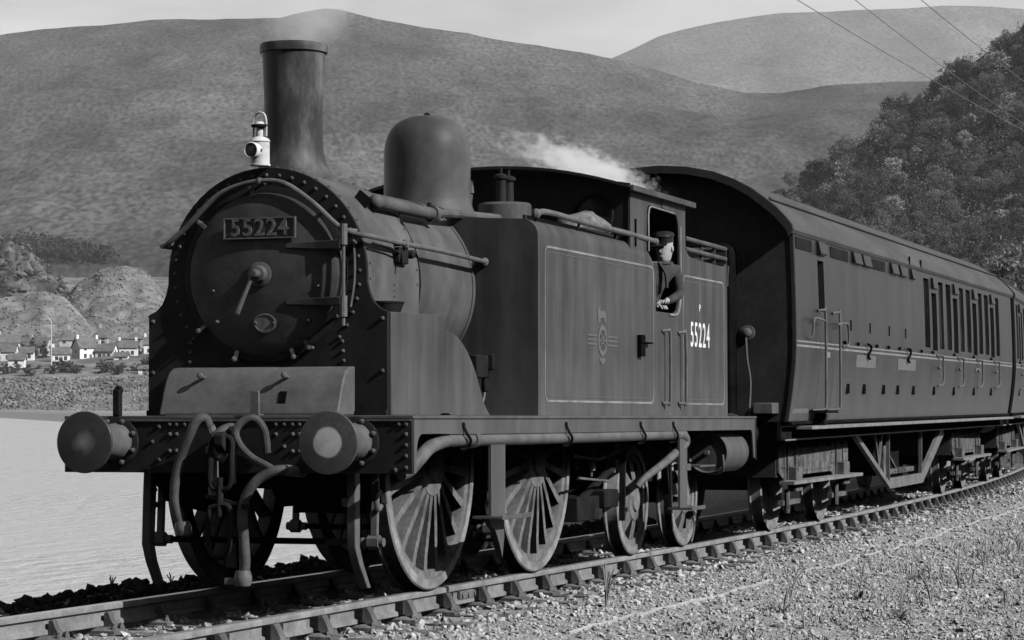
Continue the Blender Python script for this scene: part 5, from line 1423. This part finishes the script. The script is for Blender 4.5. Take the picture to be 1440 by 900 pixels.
CP = [crown_mesh('crown', 300 + k, 'tree_leaf_pale', .3 + .04 * k, .12, 56, 24, .034) for k in range(3)]
CS = [crown_mesh('crown', 400 + k, 'shore_leaf', .42, .05, 36, 14, .07) for k in range(3)]
CC = crown_mesh('crown', 500, 'shore_leaf', .26, .08, 40, 14, .06, 'cone')
TM = [trunk_mesh('trunk', .55, .022, 5, k) for k in range(3)]
def tree(name, loc, h, crown, label, group=None, trunk=True, wid=1.0):
    o = empty(name, loc, (0, 0, random.uniform(0, 6.28)))
    o.scale = (h * wid, h * wid, h)
    tag(o, label, 'tree', group)
    link('crown', crown, o)
    if trunk: link('trunk', random.choice(TM), o)
    return o
# trees on the wooded hill: largest ones singly, the far remainder as one mass
pts = []
tries = 0
tr_rng = random.Random(5)
while len(pts) < 290 and tries < 30000:
    tries += 1
    u = tr_rng.uniform(1075, 1475)
    D = 610 + 335 * tr_rng.random()
    v = float(v_wood(np.array(u), np.array(D)))
    if v < -20 or v > 440: continue
    h = tr_rng.uniform(5.5, 9.5)
    if D > 870: h += 1.8
    px = FP * h / D
    if any(abs(u - q[0]) < .36 * px * .5 and abs(v - q[1]) < .36 * px * .38 for q in pts): continue
    pts.append((u, v, D, h))
for i, (u, v, D, h) in enumerate(pts):
    x, y, z = bear(u, D, v)
    pale = tr_rng.random() < .18
    tree('broadleaf_tree', (float(x), float(y), float(z) - .8), h, tr_rng.choice(CP) if pale else tr_rng.choice(CR), 'pale leafy tree standing out in the dark hillside wood' if pale else 'dark leafy tree in the wood covering the steep hillside', 'pale trees in the hillside wood' if pale else 'dark trees in the hillside wood', wid=tr_rng.uniform(.85, 1.25))
g = np.random.default_rng(77)
nU = 15000
u_ = g.uniform(1040, 1800, nU); D_ = 605 + 350 * g.random(nU)
v_ = v_wood(u_, D_)
x, y, z = bear(u_, D_, v_)
P = np.repeat(np.stack([x, y, z + 1.6], -1), 6, 0) + g.normal(0, 1.2, (nU * 6, 3)) * np.array([1, 1, 1.0])
a = g.normal(0, 1, (nU * 6, 3)); a /= np.linalg.norm(a, axis=1)[:, None]
b_ = np.cross(a, g.normal(0, 1, (nU * 6, 3))); b_ /= np.linalg.norm(b_, axis=1)[:, None]
sz = .18 + .26 * g.random((nU * 6, 1))
V = np.stack([P - a * sz, P + b_ * sz * .7, P + a * sz, P - b_ * sz * .7], 1).reshape(-1, 3)
tag(link('undergrowth', np_mesh('undergrowth', V, np.arange(len(V)).reshape(-1, 4), 'tree_leaf')), 'dense undergrowth and further trees filling the hillside wood', 'wood', kind='stuff')
# paler trees close behind the coaches
for (u, v, D, h, lab) in ((1432, 462, 262, 8.2, 'large pale leafy tree behind the second coach'), (1398, 452, 300, 6.0, 'small pale leafy tree just behind the coach roof end'), (1475, 470, 255, 8.6, 'pale leafy tree partly cut off beyond the second coach'), (1455, 440, 340, 7.5, 'pale leafy tree behind the large one by the second coach')):
    x, y, z = bear(u, D, v)
    big = crown_mesh('crown', 600 + int(u), 'birch_leaf', .36, .1, 90, 26, .032)
    tree('pale_tree', (float(x), float(y), float(z)), h, big, lab)
# small lone tree on the skyline shoulder
x, y, z = bear(1112, 880, 262)
tree('lone_tree', (float(x), float(y), float(z) - .5), 5.2, CR[1], 'small round tree alone at the foot of the wooded hillside', wid=1.3)

# ================================================================== VILLAGE on the far shore
def house(u, D, w, dpt, eave, ridge, turn, wallm, label, chim=1, wins=2, hip=False):
    v0 = float(v_shore(np.array(u), np.array(D)))
    x, y, z = bear(u, D, v0)
    base = math.atan2(-RH.y, -RH.x)
    root = empty('house', (float(x), float(y), float(z) - .3), (0, 0, math.atan2(RH.y, RH.x) + R(turn)))
    tag(root, label, 'house')
    wl_ = MB().prism([(-dpt / 2, 0), (-dpt / 2, eave), (0, ridge - .15), (dpt / 2, eave), (dpt / 2, 0)], 'x', -w / 2, w / 2) if not hip else MB().box(-w / 2, w / 2, -dpt / 2, dpt / 2, 0, eave)
    wl_.build('wall', wallm, root)
    rf_ = MB()
    e = .35
    if hip:
        rf_.add([(-w / 2 - e, -dpt / 2 - e, eave), (w / 2 + e, -dpt / 2 - e, eave), (w / 2 + e, dpt / 2 + e, eave), (-w / 2 - e, dpt / 2 + e, eave), (0, 0, ridge)], [(0, 1, 4), (1, 2, 4), (2, 3, 4), (3, 0, 4), (0, 3, 2, 1)])
    else:
        for s in (-1, 1):
            rf_.add([(-w / 2 - e, s * (dpt / 2 + e), eave - .25), (w / 2 + e, s * (dpt / 2 + e), eave - .25), (w / 2 + e, 0, ridge), (-w / 2 - e, 0, ridge), (-w / 2 - e, s * (dpt / 2 + e), eave - .05), (w / 2 + e, s * (dpt / 2 + e), eave - .05), (w / 2 + e, 0, ridge + .2), (-w / 2 - e, 0, ridge + .2)], [(0, 1, 2, 3), (4, 7, 6, 5), (0, 4, 5, 1), (1, 5, 6, 2), (0, 3, 7, 4)])
    ro_ = rf_.build('roof', 'slate', root, smooth=0)
    for k in range(chim):
        cx = (-w / 2 + .5 if k == 0 else w / 2 - .5) if not hip else 0
        MB().box(cx - .4, cx + .4, -.35, .35, ridge - .8, ridge + 1.1).build('chimney', wallm, ro_)
    for k in range(wins):
        for zz in ([1.0, 3.4] if eave > 4 else [1.0]):
            xx = -w / 2 + (k + .5) * w / wins
            o = MB().box(xx - .5, xx + .5, -dpt / 2 - .03, -dpt / 2 + .05, zz, zz + 1.3).build('window', 'house_glass', root)
            MB().box(xx - .6, xx + .6, -dpt / 2 - .06, -dpt / 2 - .0, zz - .12, zz).build('sill', wallm, o)
    MB().box(-.5, .5, -dpt / 2 - .03, -dpt / 2 + .04, .3, 2.2).build('door', 'slate', root)
    for s in (-1, 1):
        if not hip: MB().box(s * w / 2 - .03, s * w / 2 + .03, -.5, .5, 2.5, 3.6).build('window', 'house_glass', root)
house(2, 845, 10, 6, 3.4, 6.0, 0, 'house_white', 'long low white cottage with grey roof near the telegraph pole')
house(36, 850, 5.5, 5, 2.8, 4.6, 5, 'house_white', 'small white cottage beside the long low one')
house(97, 895, 6.5, 6, 4.4, 8.6, 10, 'house_grey', 'dark grey house with steep pyramid roof behind the pole', hip=True)
house(122, 850, 8.0, 5.5, 4.3, 7.4, 38, 'house_white', 'white gabled house with long slate roof amid bushes', 2)
house(141, 915, 5.5, 5, 4.2, 8.2, 0, 'house_grey', 'pale house with sharply pointed roof behind the gabled house', hip=True)
house(191, 900, 5.6, 5.5, 4.6, 7.4, 0, 'house_grey', 'square pale house with hipped roof at the field edge', hip=True)
house(171, 838, 4.4, 4, 2.2, 3.4, 0, 'house_white', 'tiny white outbuilding below the square pale house', 0, 1)
house(204, 772, 3.6, 3, 2.0, 2.9, 0, 'house_white', 'white hut low down close to the stony shore', 0, 1)
house(12, 900, 7, 5.5, 3.6, 6.4, 20, 'house_grey', 'grey cottage behind the long low white one')
house(-18, 840, 7, 5.5, 3.4, 6.0, -8, 'house_white', 'white cottage standing at the outer end of the long low one', 1)
house(24, 815, 5.0, 4.5, 2.6, 4.4, 3, 'house_white', 'squat white shed in front of the two low cottages', 0, 1)
house(56, 880, 7.0, 5.5, 3.6, 6.2, -12, 'house_grey', 'pale grey cottage behind the telegraph pole', 2)
house(85, 838, 5.6, 5, 3.0, 5.2, 15, 'house_white', 'small white house between the telegraph pole and the gabled house', 1)
house(150, 850, 6.0, 5, 3.2, 5.6, -10, 'house_white', 'white cottage close beside the large gabled house', 1)
house(180, 868, 6.4, 5.2, 3.4, 5.8, 5, 'house_white', 'white cottage just below the square hipped house', 2)
house(216, 880, 6.5, 5.5, 3.8, 6.4, 8, 'house_white', 'white cottage half hidden by the engine at the field edge', 1)
x, y, z = bear(72, 800, float(v_shore(np.array(72), np.array(800))))
po = empty('telegraph_pole', (float(x), float(y), float(z) - .3), (0, 0, math.atan2(RH.y, RH.x)))
tag(po, 'tall pale pole with crossarm standing among the cottages', 'pole')
MB().tube([(0, 0, 0), (0, 0, 15)], [.2, .14], 8).build('shaft', 'pole_pale', po)
MB().box(-2, 1.6, -.12, .12, 13.6, 13.85).build('crossarm', 'pole_pale', po)
MB().tube([(0, 0, 15), (-.9, 0, 16.1), (-1.5, 0, 16.4)], .13, 6).build('lamp_arm', 'pole_pale', po)
shr = random.Random(9)
for k in range(70):
    u = shr.uniform(-40, 235); D = shr.choice([772, 778, 786, 800, 870, 890, 905, 930]) + shr.uniform(-8, 8)
    if abs(u - 122) < 12 and D < 850: D = 800
    v0 = float(v_shore(np.array(u), np.array(D)))
    x, y, z = bear(u, D, v0)
    tree('village_shrub', (float(x), float(y), float(z) - .3), shr.uniform(1.6, 4.2), shr.choice(CS), 'dark bushy shrub or small tree among the village gardens', 'village shrubs', trunk=False, wid=shr.uniform(1.0, 1.6))
for (u, D, h, lab) in ((46, 862, 7.5, 'dark pointed conifer beside the small white cottage'), (62, 870, 6, 'dark conifer just behind the telegraph pole')):
    x, y, z = bear(u, D, float(v_shore(np.array(u), np.array(D))))
    tree('conifer', (float(x), float(y), float(z) - .3), h, CC, lab)
# wood on the slope above the quarry
g = np.random.default_rng(88); nU = 1300
u_ = np.clip(g.normal(40, 60, nU), -80, 150); D_ = 1325 + 95 * g.random(nU) * np.clip(1.2 - np.abs(u_ - 30) / 140, .1, 1)
x, y, z = bear(u_, D_, np.minimum(v_main(u_, D_), v_shore(u_, D_)))
P = np.repeat(np.stack([x, y, z + 2.5], -1), 8, 0) + g.normal(0, 2.2, (nU * 8, 3))
a = g.normal(0, 1, (nU * 8, 3)); a /= np.linalg.norm(a, axis=1)[:, None]
b_ = np.cross(a, g.normal(0, 1, (nU * 8, 3))); b_ /= np.linalg.norm(b_, axis=1)[:, None]
V = np.stack([P - a, P + b_ * .7, P + a, P - b_ * .7], 1).reshape(-1, 3)
tag(link('far_wood', np_mesh('far_wood', V, np.arange(len(V)).reshape(-1, 4), 'tree_leaf')), 'dark belt of far woodland above the quarry spoil', 'wood', kind='stuff')
# shore stones
u_ = g.uniform(-60, 260, 5000); D_ = 700 + 60 * g.random(5000)
x, y, z = bear(u_, D_, v_shore(u_, D_))
tag(link('shore_stones', stones('shore_stones', np.stack([x, y, z], -1), .2 + .55 * g.random(5000) ** 2, 'heap_stone')), 'loose stones of the far beach at the water edge', 'stones', kind='stuff')

# boulders and rough scrub on the spoil heaps
for (nm, ulo, uhi, Dlo, Dhi, cnt, lab) in (('heap_stones', 85, 238, 905, 1030, 3600, 'boulders and rubble covering the rounded spoil heap'), ('heap_stones', -60, 110, 855, 930, 2600, 'boulders and rubble covering the low spoil heap')):
    src_o = [o for o in COL.objects if o.name.startswith('spoil_heap')][0 if ulo > 0 else 1]
    co = np.empty(len(src_o.data.vertices) * 3, np.float32); src_o.data.vertices.foreach_get('co', co); co = co.reshape(90, 60, 3)
    i_, j_ = g.uniform(2, 87, cnt), g.uniform(1, 44, cnt)
    a0, b0 = i_.astype(int), j_.astype(int); fa, fb = (i_ - a0)[:, None], (j_ - b0)[:, None]
    Pp = (co[a0, b0] * (1 - fa) + co[a0 + 1, b0] * fa) * (1 - fb) + (co[a0, b0 + 1] * (1 - fa) + co[a0 + 1, b0 + 1] * fa) * fb
    tag(link(nm, stones(nm, Pp, .2 + .55 * g.random(cnt) ** 2, 'heap_stone')), lab, 'rubble', kind='stuff')

rk = [o for o in COL.objects if o.name.startswith('rock_face')][0]
co = np.empty(len(rk.data.vertices) * 3, np.float32); rk.data.vertices.foreach_get('co', co); co = co.reshape(90, 60, 3)
cnt = 2600
Pp = co[g.integers(3, 86, cnt), g.integers(1, 44, cnt)] + g.normal(0, 1.5, (cnt, 3))
crag = stones('crags', Pp, 0.3 + 1.5 * g.random(cnt) ** 2.5, 'rock_mat', .5)
tag(link('crags', crag), 'broken crags jutting from the quarry rock face', 'rock', kind='stuff')

# ================================================================== overhead wires
def wire_pt(u, v, zh):
    D = (zh - CAM.z) * FP / (HOR - v); x, y, _ = bear(u, D, v); return Vector((float(x), float(y), zh))
for (a, c, zh, lab) in (((1117, 0), (1440, 180), 7.0, 'lowest thin telegraph wire slanting over the wooded hill'), ((1203, 0), (1379, 127), 7.3, 'middle thin telegraph wire slanting over the wooded hill'), ((1297, 0), (1440, 109), 7.0, 'highest thin telegraph wire slanting over the wooded hill')):
    p, q = wire_pt(*a, zh), wire_pt(*c, zh)
    d = (q - p).normalized()
    A, B = p - d * 12, q + d * 25
    L = (B - A).length
    pth = [A + (B - A) * t - Vector((0, 0, .35 * 4 * t * (1 - t) - .3)) for t in np.linspace(0, 1, 24).tolist()]
    tag(MB().tube(pth, .0065, 5).build('telegraph_wire', 'wire_dark', None), lab, 'wire')

# ================================================================== STEAM
def volume_mat(name, dens, scale, lo, hi, stretch=(1, 1, 1), aniso=.2):
    m_ = bpy.data.materials.new(name); m_.use_nodes = True
    n, l = m_.node_tree.nodes, m_.node_tree.links
    n.clear()
    o = n.new('ShaderNodeOutputMaterial'); pv = n.new('ShaderNodeVolumePrincipled')
    pv.inputs['Color'].default_value = (.97, .97, .97, 1); pv.inputs['Anisotropy'].default_value = aniso
    t = n.new('ShaderNodeTexCoord')
    mp_ = n.new('ShaderNodeMapping'); mp_.inputs['Scale'].default_value = stretch
    nz_ = n.new('ShaderNodeTexNoise'); nz_.inputs['Scale'].default_value = scale; nz_.inputs['Detail'].default_value = 5; nz_.inputs['Roughness'].default_value = .6
    l.new(t.outputs['Object'], mp_.inputs[0]); l.new(mp_.outputs[0], nz_.inputs['Vector'])
    # fall-off towards the outside of the unit sphere
    ln = n.new('ShaderNodeVectorMath'); ln.operation = 'LENGTH'; l.new(t.outputs['Object'], ln.inputs[0])
    fo = n.new('ShaderNodeMapRange'); fo.inputs['From Min'].default_value = .15; fo.inputs['From Max'].default_value = 1.0; fo.inputs['To Min'].default_value = 1; fo.inputs['To Max'].default_value = 0
    l.new(ln.outputs['Value'], fo.inputs['Value'])
    ad = n.new('ShaderNodeMath'); ad.operation = 'MULTIPLY_ADD'; ad.inputs[1].default_value = .55; l.new(fo.outputs[0], ad.inputs[0]); l.new(nz_.outputs[0], ad.inputs[2])
    mr = n.new('ShaderNodeMapRange'); mr.inputs['From Min'].default_value = lo; mr.inputs['From Max'].default_value = hi
    mr.inputs['To Min'].default_value = 0; mr.inputs['To Max'].default_value = dens
    l.new(ad.outputs[0], mr.inputs['Value'])
    m2 = n.new('ShaderNodeMath'); m2.operation = 'MULTIPLY'; l.new(mr.outputs[0], m2.inputs[0])
    sm = n.new('ShaderNodeMath'); sm.operation = 'MINIMUM'; ml = n.new('ShaderNodeMath'); ml.operation = 'MULTIPLY'; ml.inputs[1].default_value = 4
    l.new(fo.outputs[0], ml.inputs[0]); l.new(ml.outputs[0], sm.inputs[0]); sm.inputs[1].default_value = 1; l.new(sm.outputs[0], m2.inputs[1])
    l.new(m2.outputs[0], pv.inputs['Density']); l.new(pv.outputs[0], o.inputs['Volume'])
    M[name] = m_
volume_mat('steam', 6.5, 2.9, .8, 1.1, (4.8, 1.3, 1.3))
volume_mat('smoke', 1.1, 2.0, .55, 1.0)
sph = MB().ball((0, 0, 0), 1, 24, 14)
def puff(name, c, r, rot, mt, label):
    o = link(name, sph.mesh(name, mt), None, TILT @ Vector(c), rot)
    o.scale = r
    tag(o, label, 'steam', kind='stuff')
puff('steam_plume', (7.0, -.25, 3.47), (3.5, .36, .31), (0, R(1.5), 0), 'steam', 'white plume of steam blowing back from the safety valves')
puff('smoke', (1.25, 0, 4.05), (.75, .3, .34), (0, R(-12), 0), 'smoke', 'thin pale smoke rising from the chimney top')

# ================================================================== HAZE: thin even air over the whole place
hz = bpy.data.materials.new('haze'); hz.use_nodes = True
n, l = hz.node_tree.nodes, hz.node_tree.links
n.clear()
o = n.new('ShaderNodeOutputMaterial'); pv = n.new('ShaderNodeVolumePrincipled')
pv.inputs['Color'].default_value = (.95, .95, .95, 1); pv.inputs['Density'].default_value = 4.5e-5; pv.inputs['Anisotropy'].default_value = 0.0
l.new(pv.outputs[0], o.inputs['Volume'])
hb = MB().box(-9500, 9900, -9500, 9900, -60, 1000).build('haze', hz, None, smooth=0)
tag(hb, 'thin pale haze in the air between the train and the mountains', 'haze', kind='stuff')
